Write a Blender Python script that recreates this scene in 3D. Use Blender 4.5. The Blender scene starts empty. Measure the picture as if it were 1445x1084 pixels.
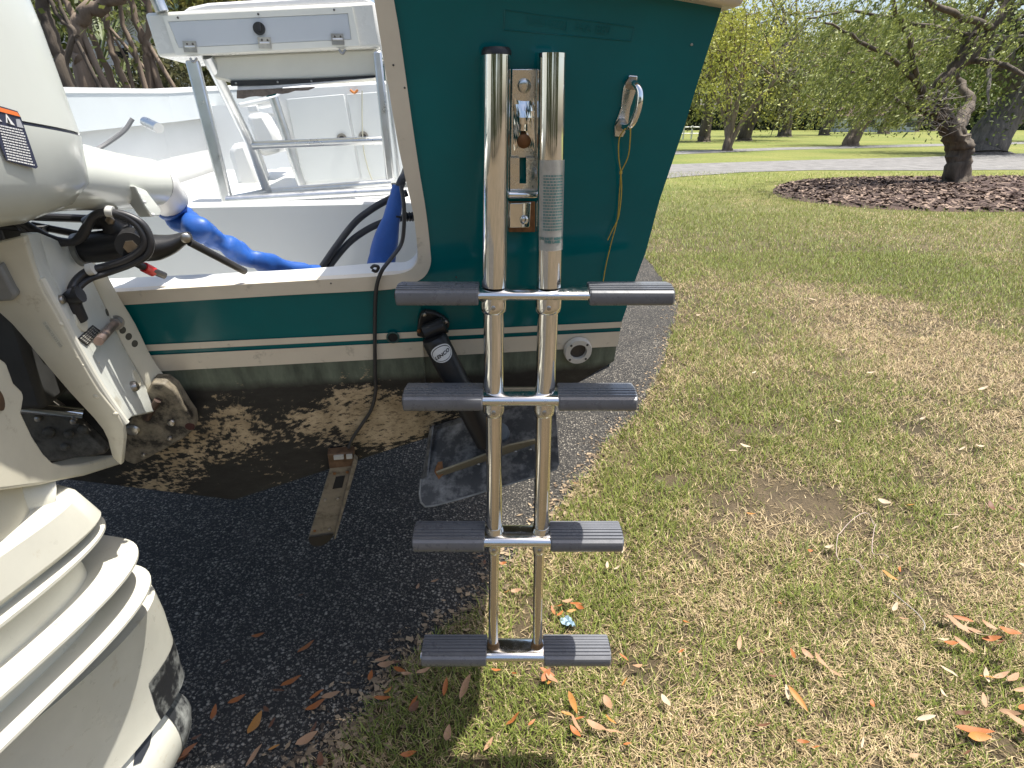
import bpy, bmesh, math, random
import numpy as np
from mathutils import Vector, Matrix

# ------------------------------------------------------------------ camera, world, sun, exposure
sc = bpy.context.scene
H = 1.47                       # eye height
F = 875.0; TH = math.radians(23.03)
cd = bpy.data.cameras.new('camera'); cam = bpy.data.objects.new('camera', cd)
sc.collection.objects.link(cam); sc.camera = cam
cd.sensor_width = 36; cd.lens = F / 1445 * 36; cd.clip_start = .02; cd.clip_end = 600
cam.location = (0, 0, H); cam.rotation_euler = (math.pi / 2 - TH, 0, 0)
SX, SY = .30, .03              # sun: metres sideways per metre of drop
selev = math.atan(1 / math.hypot(SX, SY)); saz = math.atan2(SX, SY)
w = bpy.data.worlds.new('World'); sc.world = w; w.use_nodes = True
wn = w.node_tree.nodes; bg = wn['Background']
sky = wn.new('ShaderNodeTexSky'); sky.sky_type = 'NISHITA'; sky.sun_disc = False
sky.sun_elevation = selev; sky.sun_rotation = saz; sky.dust_density = 3.0; sky.ozone_density = .4
w.node_tree.links.new(sky.outputs[0], bg.inputs[0]); bg.inputs[1].default_value = .12
sl = bpy.data.lights.new('sun', 'SUN'); sun = bpy.data.objects.new('sun', sl); sc.collection.objects.link(sun)
sl.energy = 4.6; sl.angle = math.radians(.53); sl.color = (1, .965, .90)
sun.rotation_euler = Vector((SX, SY, 1)).to_track_quat('Z', 'Y').to_euler(); sun.location = (5, 1, 12)
sc.view_settings.view_transform = 'Standard'; sc.view_settings.look = 'None'
sc.view_settings.exposure = .84; sc.view_settings.gamma = 1
sc.cycles.max_bounces = 7; sc.cycles.diffuse_bounces = 3; sc.cycles.transmission_bounces = 3; sc.cycles.transparent_max_bounces = 6

# ------------------------------------------------------------------ geometry helpers
rnd = random.Random(5); RS = np.random.RandomState(7)
O = Vector((0, 0, H)); cT, sT = math.cos(TH), math.sin(TH)
YAW = math.radians(9); RK = math.tan(math.radians(12))
U = Vector((math.cos(YAW), math.sin(YAW), 0)); V = Vector((-math.sin(YAW), math.cos(YAW), 0)); W = Vector((0, 0, 1))
P0 = Vector((.0915, 1.178, H - .377)); NT = -(V + W * RK).normalized()
def ray(x, y):
    b = (y - 542) / F
    return Vector(((x - 722.5) / F, cT - b * sT, -sT - b * cT))
def hit(x, y, p, n):
    r = ray(x, y); return O + r * ((p - O).dot(n) / r.dot(n))
def ground(x, y, z=0): return hit(x, y, Vector((0, 0, z)), W)
def tr(x, y, off=0): return hit(x, y, P0 + NT * off, NT)        # on the transom skin, off metres aft of it
def pu(x, y, u): return hit(x, y, U * u, U)                      # fore-and-aft plane of the boat
def pv(x, y, v): return hit(x, y, V * v, V)                      # athwartships plane of the boat
def pY(x, y, Y): return hit(x, y, Vector((0, Y, 0)), Vector((0, 1, 0)))
def B(u, v, z): return U * u + V * v + W * z
def tpt(u, z, off=0):                                            # transom point from boat coordinates
    v = P0.dot(V) - (z - P0.z) * RK
    return B(u, v, z) + NT * off
COL = sc.collection
class MB:
    def __init__(s): s.v = []; s.f = []
    def add(s, vs, fs):
        n = len(s.v); s.v += [Vector(p) for p in vs]; s.f += [tuple(i + n for i in f) for f in fs]; return s
    def box(s, c, sx, sy, sz, ax=None):
        ax = ax or (Vector((1, 0, 0)), Vector((0, 1, 0)), Vector((0, 0, 1))); c = Vector(c)
        vs = [c + ax[0] * (i * sx / 2) + ax[1] * (j * sy / 2) + ax[2] * (k * sz / 2) for i in (-1, 1) for j in (-1, 1) for k in (-1, 1)]
        return s.add(vs, [(0, 1, 3, 2), (4, 6, 7, 5), (0, 4, 5, 1), (2, 3, 7, 6), (0, 2, 6, 4), (1, 5, 7, 3)])
    def prism(s, pts, off):                                      # polygon swept along off
        pts = [Vector(p) for p in pts]; off = Vector(off); n = len(pts)
        return s.add(pts + [p + off for p in pts], [tuple(range(n)), tuple(range(2 * n - 1, n - 1, -1))] +
                     [(i, i + n, (i + 1) % n + n, (i + 1) % n) for i in range(n)])
    def rings(s, rs, cap=True, close=True):
        n = len(rs[0]); fs = []
        for k in range(len(rs) - 1):
            for i in range(n if close else n - 1):
                j = (i + 1) % n; fs.append((k * n + i, k * n + j, (k + 1) * n + j, (k + 1) * n + i))
        if cap: fs += [tuple(range(n - 1, -1, -1)), tuple((len(rs) - 1) * n + i for i in range(n))]
        return s.add([p for r in rs for p in r], fs)
    def tube(s, pts, r, n=12, cap=True, flat=1.0):
        pts = [Vector(p) for p in pts]; m = len(pts)
        rr = r if isinstance(r, (list, tuple)) else [r] * m
        rs = []; ref = None
        for i, p in enumerate(pts):
            t = (pts[min(i + 1, m - 1)] - pts[max(i - 1, 0)]).normalized()
            if ref is None:
                ref = Vector((0, 0, 1)) if abs(t.z) < .9 else Vector((1, 0, 0))
            a = t.cross(ref).normalized(); b = a.cross(t).normalized(); ref = b
            rs.append([p + a * (math.cos(q) * rr[i]) + b * (math.sin(q) * rr[i] * flat) for q in [2 * math.pi * k / n for k in range(n)]])
        return s.rings(rs, cap)
    def cyl(s, p, d, r, n=16, r2=None):
        p = Vector(p); d = Vector(d); return s.tube([p, p + d], [r, r if r2 is None else r2], n)
    def dome(s, p, d, r, hgt, n=14):                              # bolt head: low dome
        p = Vector(p); d = Vector(d).normalized()
        return s.tube([p, p + d * hgt * .45, p + d * hgt * .8, p + d * hgt], [r, r, r * .8, r * .3], n)
    def build(s, name, mat, parent=None, sharp=35, bevel=0, subsurf=0):
        me = bpy.data.meshes.new(name); o0 = parent_origin(parent)
        me.from_pydata([p - o0 for p in s.v], [], s.f); me.validate()
        bm = bmesh.new(); bm.from_mesh(me); bmesh.ops.recalc_face_normals(bm, faces=bm.faces); bm.to_mesh(me); bm.free()
        return fin(name, me, mat, parent, sharp, bevel, subsurf)
ORG = {}
def parent_origin(p): return ORG.get(p.name, Vector((0, 0, 0))) if p else Vector((0, 0, 0))
def fin(name, me, mat, parent=None, sharp=35, bevel=0, subsurf=0):
    if mat: me.materials.append(mat)
    if sharp is not None:
        me.polygons.foreach_set('use_smooth', [True] * len(me.polygons)); me.set_sharp_from_angle(angle=math.radians(sharp))
    o = bpy.data.objects.new(name, me); COL.objects.link(o)
    if parent: o.parent = parent; ORG[o.name] = parent_origin(parent)
    if bevel:
        b = o.modifiers.new('bevel', 'BEVEL'); b.width = bevel; b.segments = 2; b.limit_method = 'ANGLE'; b.angle_limit = math.radians(40); b.harden_normals = False
    if subsurf:
        q = o.modifiers.new('sub', 'SUBSURF'); q.levels = q.render_levels = subsurf
    return o
def thing(name, label, cat, loc, group=None):
    o = bpy.data.objects.new(name, None); COL.objects.link(o); o.location = loc; ORG[o.name] = Vector(loc); o.empty_display_size = .1
    return tag(o, label, cat, group)
def tag(o, label=None, cat=None, group=None, kind=None):
    for k, v in (('label', label), ('category', cat), ('group', group), ('kind', kind)):
        if v: o[k] = v
    return o
def spline(pts, n=8):                                            # Catmull-Rom through points
    pts = [Vector(p) for p in pts]; out = []
    q = [pts[0] * 2 - pts[1]] + pts + [pts[-1] * 2 - pts[-2]]
    for i in range(1, len(q) - 2):
        a, b, c, d = q[i - 1:i + 3]
        for k in range(n):
            t = k / n; out.append(.5 * ((2 * b) + (c - a) * t + (2 * a - 5 * b + 4 * c - d) * t * t + (3 * b - a - 3 * c + d) * t ** 3))
    return out + [pts[-1]]
def fastmesh(name, co, faces_n, idx, mat, parent=None, col=None, smooth=False):
    """big meshes from numpy: co (n,3), idx flat loop indices, faces_n verts per face (constant or array)"""
    me = bpy.data.meshes.new(name); o0 = np.array(parent_origin(parent)); co = np.asarray(co, np.float32) - o0.astype(np.float32)
    nl = len(idx); cnt = np.full(nl // faces_n, faces_n, np.int32) if np.isscalar(faces_n) else np.asarray(faces_n, np.int32)
    me.vertices.add(len(co)); me.vertices.foreach_set('co', co.ravel())
    me.loops.add(nl); me.loops.foreach_set('vertex_index', np.asarray(idx, np.int32))
    me.polygons.add(len(cnt)); st = np.zeros(len(cnt), np.int32); st[1:] = np.cumsum(cnt)[:-1]
    me.polygons.foreach_set('loop_start', st)
    me.update(calc_edges=True)
    if col is not None:
        a = me.color_attributes.new('Col', 'FLOAT_COLOR', 'POINT'); c = np.ones((len(co), 4), np.float32); c[:, :3] = col; a.data.foreach_set('color', c.ravel())
    o = fin(name, me, mat, parent, None)
    if smooth: me.polygons.foreach_set('use_smooth', [True] * len(cnt))
    return o
def text_mb(txt, org, ex, ey, size, center=True, bold=0):       # text as flat mesh laid out on ex, ey
    cu = bpy.data.curves.new('txt', 'FONT'); cu.body = txt; cu.size = size; cu.resolution_u = 3; cu.offset = bold
    if center: cu.align_x = 'CENTER'
    ob = bpy.data.objects.new('txt', cu); COL.objects.link(ob)
    dg = bpy.context.evaluated_depsgraph_get(); me = bpy.data.meshes.new_from_object(ob.evaluated_get(dg))
    m = MB(); m.add([Vector(org) + Vector(ex) * v.co.x + Vector(ey) * v.co.y for v in me.vertices], [tuple(p.vertices) for p in me.polygons])
    bpy.data.objects.remove(ob); bpy.data.meshes.remove(me); bpy.data.curves.remove(cu)
    return m
def vnoise(x, y, s, seed=0):                                     # numpy value noise
    x = np.asarray(x) * s + 100.3 + seed * 17.7; y = np.asarray(y) * s + 57.1 + seed * 7.3
    xi = np.floor(x).astype(np.int64); yi = np.floor(y).astype(np.int64); fx = x - xi; fy = y - yi
    fx = fx * fx * (3 - 2 * fx); fy = fy * fy * (3 - 2 * fy)
    def hsh(a, b):
        n = np.sin(a * 127.1 + b * 311.7 + seed * 13.7) * 43758.5453; return n - np.floor(n)
    return (hsh(xi, yi) * (1 - fx) + hsh(xi + 1, yi) * fx) * (1 - fy) + (hsh(xi, yi + 1) * (1 - fx) + hsh(xi + 1, yi + 1) * fx) * fy

# ------------------------------------------------------------------ materials
MATS = {}
class NT_:
    def __init__(s, m): s.t = m.node_tree; s.n = s.t.nodes; s.l = s.t.links
    def new(s, ty, **kw):
        n = s.n.new(ty)
        for k, v in kw.items():
            if k in n.inputs and not hasattr(n, k): n.inputs[k].default_value = v
            else: setattr(n, k, v)
        return n
    def link(s, a, b): s.l.new(a, b)
def base_mat(name):
    m = bpy.data.materials.new(name); m.use_nodes = True; t = NT_(m); return m, t, t.n['Principled BSDF']
def noise(t, scale, detail=4, rough=.6, co=None, vec=None):
    n = t.new('ShaderNodeTexNoise'); n.inputs['Scale'].default_value = scale; n.inputs['Detail'].default_value = detail; n.inputs['Roughness'].default_value = rough
    if vec is not None: t.link(vec, n.inputs['Vector'])
    return n
def ramp(t, fac, stops, interp='LINEAR'):
    r = t.new('ShaderNodeValToRGB'); r.color_ramp.interpolation = interp; e = r.color_ramp.elements
    while len(e) < len(stops): e.new(.5)
    for k, (p, c) in enumerate(stops):
        e[k].position = p; e[k].color = (*c, 1) if len(c) == 3 else c
    t.link(fac, r.inputs[0]); return r
def mixc(t, fac, a, b, mode='MIX'):
    m = t.new('ShaderNodeMix'); m.data_type = 'RGBA'; m.blend_type = mode
    for s, k in ((fac, 0), (a, 6), (b, 7)):
        if isinstance(s, (int, float)): m.inputs[k].default_value = s
        elif isinstance(s, tuple): m.inputs[k].default_value = (*s, 1)
        else: t.link(s, m.inputs[k])
    return m.outputs[2]
def math_(t, op, a, b=None):
    m = t.new('ShaderNodeMath', operation=op)
    for k, s in enumerate((a, b)):
        if s is None: continue
        if isinstance(s, (int, float)): m.inputs[k].default_value = s
        else: t.link(s, m.inputs[k])
    return m.outputs[0]
def objco(t): return t.new('ShaderNodeTexCoord').outputs['Object']
def bump(t, p, h, strength=.3, dist=.002):
    b = t.new('ShaderNodeBump'); b.inputs['Strength'].default_value = strength; b.inputs['Distance'].default_value = dist
    t.link(h, b.inputs['Height']); t.link(b.outputs[0], p.inputs['Normal']); return b
def mat(name, col, rough=.5, metal=0, var=0, vscale=8, dirt=None, dscale=12, damt=.5, bmp=0, bscale=200, bdist=.001, coat=0, rvar=0, spec=.5):
    """paint or plastic with uneven tone, optional dirt of its own colour and fine relief"""
    if name in MATS: return MATS[name]
    m, t, p = base_mat(name); co = objco(t); c = None
    p.inputs['Base Color'].default_value = (*col, 1); p.inputs['Roughness'].default_value = rough; p.inputs['Metallic'].default_value = metal
    p.inputs['Coat Weight'].default_value = coat; p.inputs['Specular IOR Level'].default_value = spec
    src = col
    if var:
        n = noise(t, vscale, 5, .65, vec=co)
        r = ramp(t, n.outputs[0], [(.25, tuple(x * (1 - var) for x in col)), (.75, tuple(min(1, x * (1 + var)) for x in col))]); src = r.outputs[0]
    if dirt:
        n = noise(t, dscale, 8, .7, vec=co); k = ramp(t, n.outputs[0], [(max(.0, .72 - damt * .45), (0, 0, 0)), (min(1, .86 - damt * .3), (1, 1, 1))])
        src = mixc(t, k.outputs[0], src, dirt)
    if not isinstance(src, tuple): t.link(src, p.inputs['Base Color'])
    if rvar:
        n = noise(t, vscale * 2.3, 6, .7, vec=co); r = ramp(t, n.outputs[0], [(.3, (max(.02, rough - rvar),) * 3), (.7, (rough + rvar,) * 3)]); t.link(r.outputs[0], p.inputs['Roughness'])
    if bmp: bump(t, p, noise(t, bscale, 3, .6, vec=co).outputs[0], bmp, bdist)
    MATS[name] = m; return m
WHITE = mat('gelcoat_white', (.63, .62, .57), .28, var=.05, vscale=3, dirt=(.42, .38, .30), dscale=9, damt=.12, rvar=.08)
LINER = mat('liner_white', (.64, .645, .625), .35, var=.04, vscale=2, dirt=(.5, .47, .4), dscale=14, damt=.1, rvar=.08)
CREAM = mat('cream_gelcoat', (.66, .585, .46), .35, var=.10, vscale=7, dirt=(.20, .165, .11), dscale=22, damt=.25, rvar=.1)
TEAL = mat('teal_gelcoat', (.0004, .118, .120), .16, var=.14, vscale=3.5, rvar=.08, spec=.30, dirt=(.02, .145, .15), dscale=5, damt=.16)
COWL = mat('cowling_paint', (.59, .61, .555), .22, var=.05, vscale=4, dirt=(.40, .37, .29), dscale=18, damt=.12, coat=.3, rvar=.06)
BRKT = mat('bracket_paint', (.60, .565, .45), .36, var=.10, vscale=9, dirt=(.26, .20, .11), dscale=22, damt=.25, bmp=.15, bscale=120)
BRKW = mat('bracket_web_paint', (.55, .56, .51), .38, var=.08, vscale=9, dirt=(.30, .25, .15), dscale=10, damt=.2, bmp=.15, bscale=120)
LOWU = mat('lower_unit_paint', (.60, .585, .50), .34, var=.08, vscale=9, dirt=(.42, .34, .21), dscale=24, damt=.26, rvar=.10)
DIRTY = mat('stained_paint', (.30, .255, .18), .6, var=.35, vscale=30, dirt=(.016, .013, .010), dscale=30, damt=.80, bmp=.3, bscale=90, bdist=.003)
BLACKP = mat('black_plastic', (.014, .014, .015), .42, var=.15, vscale=30, bmp=.1, bscale=150)
RUBBER = mat('black_rubber', (.020, .020, .022), .5, var=.25, vscale=40)
HOSE = mat('black_hose', (.028, .028, .030), .42, var=.25, vscale=30)
TREAD = mat('tread_plastic', (.145, .148, .156), .30, var=.12, vscale=25, dirt=(.13, .12, .11), dscale=40, damt=.08, rvar=.08)
BLUE = mat('blue_vinyl', (.016, .085, .34), .46, var=.22, vscale=22, dirt=(.05, .12, .33), dscale=18, damt=.25, bmp=.2, bscale=60, bdist=.004)
ALU = mat('brushed_aluminium', (.62, .63, .63), .34, 1, var=.10, vscale=14, rvar=.1)
BOLT = mat('steel_bolt', (.42, .40, .37), .35, 1, var=.25, vscale=60, dirt=(.20, .09, .03), dscale=70, damt=.25)
RUST = mat('rusty_steel', (.25, .115, .045), .62, .5, var=.4, vscale=90, bmp=.3, bscale=200)
DARK = mat('hole_shade', (.012, .012, .012), .8)  # flat black for holes: the shade inside them is painted as this colour
ORANGE = mat('orange_print', (.85, .20, .05), .5); NAVY = mat('navy_print', (.035, .04, .07), .45); PRINT = mat('white_print', (.75, .75, .73), .5)
TEALPRINT = mat('teal_print', (.03, .14, .13), .6); BLACKPRINT = mat('black_print', (.02, .02, .02), .5); GREYPRINT = mat('grey_print', (.33, .32, .28), .5)
RED = mat('red_tape', (.55, .02, .02), .45); YELLOW = mat('yellow_cord', (.52, .36, .05), .8, var=.3, vscale=120)
def chrome(name, col, rough, tint, damt, ds=26):
    m, t, p = base_mat(name); co = objco(t); p.inputs['Metallic'].default_value = 1
    n = noise(t, ds, 8, .72, vec=co); k = ramp(t, n.outputs[0], [(.74 - damt * .4, (0, 0, 0)), (.88 - damt * .3, (1, 1, 1))])
    t.link(mixc(t, k.outputs[0], col, tint), p.inputs['Base Color'])
    n2 = noise(t, 55, 5, .7, vec=co); a = ramp(t, n2.outputs[0], [(.35, (rough * .6,) * 3), (.75, (rough * 2.2,) * 3)])
    t.link(mixc(t, k.outputs[0], a.outputs[0], (.42, .42, .42)), p.inputs['Roughness']); MATS[name] = m
    mp = t.new('ShaderNodeMapping'); mp.inputs['Scale'].default_value = (1, 1, .12); t.link(co, mp.inputs[0])
    bump(t, p, noise(t, 60, 2, .5, vec=mp.outputs[0]).outputs[0], .12, .001)
    return m
CHROME = chrome('polished_stainless', (.83, .82, .79), .055, (.35, .22, .11), .06)
RUNGCH = chrome('brushed_stainless', (.78, .77, .74), .15, (.35, .22, .11), .06)
GOLDCH = chrome('lawn_tinted_stainless', (.78, .74, .66), .075, (.30, .17, .07), .14)  # gold base colour paints in the reflected dry lawn; brown spots are stains
PLATE = chrome('stained_stainless_plate', (.74, .73, .70), .20, (.30, .16, .07), .20, 34)
def colmat(name, rough=.6, trans=.0, hue=None):
    m, t, p = base_mat(name); a = t.new('ShaderNodeVertexColor'); a.layer_name = 'Col'
    p.inputs['Roughness'].default_value = rough; p.inputs['Specular IOR Level'].default_value = .35
    t.link(a.outputs[0], p.inputs['Base Color'])
    if trans:
        tl = t.new('ShaderNodeBsdfTranslucent'); t.link(a.outputs[0], tl.inputs[0]); mx = t.new('ShaderNodeMixShader'); mx.inputs[0].default_value = trans
        out = t.n['Material Output']; t.link(p.outputs[0], mx.inputs[1]); t.link(tl.outputs[0], mx.inputs[2]); t.link(mx.outputs[0], out.inputs[0])
    MATS[name] = m; return m
GRASSM = colmat('grass_blades', .55, .25); LEAFM = colmat('tree_leaves', .5, .35); CHIPM = colmat('loose_chips', .9)
def bark(name, a, b, sc_=6, stretch=.2, d=.03):
    m, t, p = base_mat(name); co = objco(t); mp = t.new('ShaderNodeMapping'); mp.inputs['Scale'].default_value = (1, 1, stretch); t.link(co, mp.inputs[0])
    n = noise(t, sc_, 8, .7, vec=mp.outputs[0]); t.link(ramp(t, n.outputs[0], [(.3, a), (.7, b)]).outputs[0], p.inputs['Base Color'])
    p.inputs['Roughness'].default_value = .9; bump(t, p, n.outputs[0], .9, d); MATS[name] = m; return m
BARKD = bark('dark_bark', (.035, .028, .022), (.17, .135, .10)); BARKG = bark('grey_bark', (.05, .045, .04), (.22, .19, .16)); BARKM = bark('myrtle_bark', (.09, .065, .045), (.30, .23, .17), 5, .25, .01)
def soilmat():
    m, t, p = base_mat('lawn_soil'); g = t.new('ShaderNodeNewGeometry').outputs['Position']
    n1 = noise(t, .55, 6, .65, vec=g); n2 = noise(t, 9, 8, .7, vec=g); n3 = noise(t, 90, 4, .7, vec=g)
    a = ramp(t, n1.outputs[0], [(.36, (.075, .056, .026)), (.52, (.11, .08, .042)), (.66, (.155, .112, .068))])
    b = ramp(t, n2.outputs[0], [(.25, (.45, .45, .45)), (.75, (1.35, 1.35, 1.35))]); c = ramp(t, n3.outputs[0], [(.2, (.45, .45, .45)), (.8, (1.4, 1.4, 1.4))])
    sp = t.new('ShaderNodeSeparateXYZ'); t.link(g, sp.inputs[0])
    far = math_(t, 'MULTIPLY', math_(t, 'SUBTRACT', sp.outputs[1], 7.0), .10); fr = ramp(t, far, [(0, (0, 0, 0)), (1, (1, 1, 1))])
    col = mixc(t, 1.0, mixc(t, 1.0, a.outputs[0], b.outputs[0], 'MULTIPLY'), c.outputs[0], 'MULTIPLY')
    green = mixc(t, 1.0, ramp(t, noise(t, .25, 5, .6, vec=g).outputs[0], [(.35, (.135, .175, .028)), (.65, (.225, .225, .055))]).outputs[0], b.outputs[0], 'MULTIPLY')
    t.link(mixc(t, fr.outputs[0], col, green), p.inputs['Base Color']); p.inputs['Roughness'].default_value = .95
    bump(t, p, n3.outputs[0], .8, .02); return m
SOIL = soilmat()
def asphaltmat(name, light, dark, sc_, amt, dirt=(.09, .075, .06)):
    m, t, p = base_mat(name); g = t.new('ShaderNodeNewGeometry').outputs['Position']
    wv = noise(t, 60, 2, .5, vec=g); va = t.new('ShaderNodeVectorMath', operation='MULTIPLY_ADD'); t.link(wv.outputs[1], va.inputs[0]); va.inputs[1].default_value = (.012, .012, 0); t.link(g, va.inputs[2])
    vo = t.new('ShaderNodeTexVoronoi'); vo.inputs['Scale'].default_value = sc_; t.link(va.outputs[0], vo.inputs['Vector'])
    v2 = t.new('ShaderNodeTexVoronoi'); v2.inputs['Scale'].default_value = sc_ * 2.3; t.link(va.outputs[0], v2.inputs['Vector'])
    def stones(v, thr):
        d = ramp(t, v.outputs['Distance'], [(.28, (1, 1, 1)), (.46, (0, 0, 0))]); sp = t.new('ShaderNodeSeparateColor'); t.link(v.outputs['Color'], sp.inputs[0])
        k = ramp(t, sp.outputs[0], [(thr, (0, 0, 0)), (1.0, (1, 1, 1))]); return math_(t, 'MULTIPLY', d.outputs[0], k.outputs[0]), d.outputs[0]
    s1, d1 = stones(vo, 1 - amt); s2, d2 = stones(v2, 1 - amt * .8)
    k = math_(t, 'MAXIMUM', s1, math_(t, 'MULTIPLY', s2, .8))
    n = noise(t, 2.2, 5, .6, vec=g); base = ramp(t, n.outputs[0], [(.35, dark), (.7, tuple(x * 1.9 for x in dark))])
    pm = ramp(t, noise(t, 3.1, 6, .7, vec=g).outputs[0], [(.32, (.45, .45, .45)), (.62, (1, 1, 1))]); col = mixc(t, math_(t, 'MULTIPLY', k, pm.outputs[0]), base.outputs[0], light)
    dn = ramp(t, noise(t, 1.3, 6, .7, vec=g).outputs[0], [(.55, (0, 0, 0)), (.78, (.6, .6, .6))])
    t.link(mixc(t, dn.outputs[0], col, dirt), p.inputs['Base Color']); p.inputs['Roughness'].default_value = .8
    bump(t, p, math_(t, 'ADD', d1, math_(t, 'MULTIPLY', d2, .4)), .9, .006); return m
ASPH = asphaltmat('driveway_asphalt', (.42, .375, .30), (.013, .0115, .0095), 84, .85)
ROADM = asphaltmat('gravel_road', (.25, .24, .225), (.125, .12, .113), 20, .8, (.20, .19, .175))
MULCH = mat('mulch_bed', (.085, .055, .045), .95, var=.5, vscale=30, dirt=(.14, .09, .06), dscale=50, damt=.4, bmp=.9, bscale=40, bdist=.03)

# ================================================================== SETTING: ground, driveway, road, path, mulch
def sheet(name, pts, z, m, kind='structure'):
    mb = MB(); mb.add([(p[0], p[1], z) for p in pts], [tuple(range(len(pts)))]); o = mb.build(name, m, sharp=None); tag(o, kind=kind); return o
gm = MB(); N = 60
xs = [-160 + 320 * i / N for i in range(N + 1)]; ys = [-60 + 260 * j / N for j in range(N + 1)]
gm.add([(x, y, 0) for y in ys for x in xs], [(j * (N + 1) + i, j * (N + 1) + i + 1, (j + 1) * (N + 1) + i + 1, (j + 1) * (N + 1) + i) for j in range(N) for i in range(N)])
lawn = tag(gm.build('lawn', SOIL, sharp=None), kind='structure')
EDGE_PX = [(905, 352), (918, 372), (942, 405), (955, 432), (946, 470), (940, 500), (925, 540), (903, 578), (880, 606), (852, 632), (836, 662), (812, 690), (792, 715), (762, 742), (735, 775), (705, 810), (690, 845), (640, 880), (596, 920), (560, 948), (545, 978), (520, 1005), (490, 1040), (455, 1075), (430, 1110), (380, 1200)]
edge = [ground(x, y) for x, y in EDGE_PX]
dense = []
for i, p in enumerate(spline(edge, 6)):
    k = .035 * (vnoise(p.x, p.y, 9, 2) - .5) + .022 * (vnoise(p.x, p.y, 31, 3) - .5); dense.append((p.x + float(k) * 1.4, p.y + float(k)))
e0, e1 = dense[0], dense[-1]
drive = [(e0[0] - .25, 12), (e0[0] - .05, 5)] + dense + [(e1[0] - .4, -1.5), (-1.2, -6), (-9, -6), (-9, 12)]
m = MB(); dr = [(e0[0] - .9, 18), (e0[0] - .2, 11)] + dense + [(e1[0] - .4, -1.5), (-1.2, -6)]
m.add([(x, y, .006) for x, y in dr] + [(-9, 18 - 24 * i / (len(dr) - 1), .006) for i in range(len(dr))], [(i, i + 1, len(dr) + i + 1, len(dr) + i) for i in range(len(dr) - 1)])
tag(m.build('driveway', ASPH, sharp=None), kind='structure')
EX = np.array([d[0] for d in dense]); EY = np.array([d[1] for d in dense])
def edge_x(y):                                                   # x of the driveway edge at a distance
    o = np.argsort(EY); return np.interp(y, EY[o], EX[o])
def gp(pts, z=0): return [tuple(ground(x, y, z))[:2] for x, y in pts]
near_e = gp([(780, 268), (900, 258), (960, 250), (1050, 243.5), (1150, 240.5), (1300, 241), (1445, 240), (1600, 239)]); far_e = gp([(1600, 214), (1445, 217), (1300, 222), (1150, 226), (1050, 229), (960, 232), (900, 234), (780, 238)])
sheet('road', near_e + far_e, .012, ROADM)
near_e = gp([(860, 222), (960, 218), (1100, 212), (1250, 208.5), (1445, 203.5), (1650, 200)]); far_e = gp([(1650, 197.5), (1445, 200.5), (1250, 205), (1100, 208.5), (960, 213.5), (860, 217)])
sheet('far_path', near_e + far_e, .012, ROADM)
bed = gp([(1090, 272), (1096, 264), (1130, 257), (1200, 253), (1300, 251.5), (1445, 251), (1560, 252), (1650, 262), (1640, 285), (1540, 299), (1445, 299.5), (1330, 299), (1220, 294), (1150, 287), (1105, 280)])
bedp = spline([Vector((x, y, 0)) for x, y in bed] + [Vector((*bed[0], 0))], 5)[:-1]
cx = sum(p.x for p in bedp) / len(bedp); cy = sum(p.y for p in bedp) / len(bedp)
mb = MB(); n = len(bedp); rr = [[Vector((cx + (p.x - cx) * k, cy + (p.y - cy) * k, z)) for p in bedp] for k, z in ((1, .004), (.97, .05), (.6, .10), (.1, .12))]
mb.rings(rr, cap=False); mb.add(rr[-1], [tuple(range(n))]); mulch = tag(mb.build('mulch_bed', MULCH, sharp=None), kind='structure')
# mulch chips: loose, uncountable
q = 5200; ang = RS.rand(q) * 2 * np.pi; rad = np.sqrt(RS.rand(q)) * .985
bx_ = np.array([p.x for p in bedp]); by_ = np.array([p.y for p in bedp]); bi = (ang / (2 * np.pi) * n).astype(int) % n
bf = (ang / (2 * np.pi) * n) % 1; bj = (bi + 1) % n; ex2 = bx_[bi] * (1 - bf) + bx_[bj] * bf; ey2 = by_[bi] * (1 - bf) + by_[bj] * bf
px = cx + (ex2 - cx) * rad; py = cy + (ey2 - cy) * rad; pz = np.interp(rad, [.1, .6, .97, 1], [.125, .105, .055, .012])
yaw = RS.rand(q) * 6.28; L = .03 + .06 * RS.rand(q); Wd = .010 + .015 * RS.rand(q); tl = (RS.rand(q) - .5) * .05
dx, dy = np.cos(yaw), np.sin(yaw); P = np.stack([px, py, pz], 1)
a = np.stack([dx * L, dy * L, tl], 1); b = np.stack([-dy * Wd, dx * Wd, (RS.rand(q) - .5) * .02], 1)
co = np.stack([P - a - b, P + a - b, P + a + b, P - a + b], 1).reshape(-1, 3) + [0, 0, .012]
t_ = RS.rand(q, 1); cc = np.array([.06, .04, .034]) * (1 - t_) + np.array([.33, .24, .18]) * t_ ** 2
tag(fastmesh('mulch_chips', co, 4, np.arange(q * 4), CHIPM, col=np.repeat(cc, 4, 0)), 'loose dark brown wood chips covering the round tree bed', 'mulch', kind='stuff')

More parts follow.
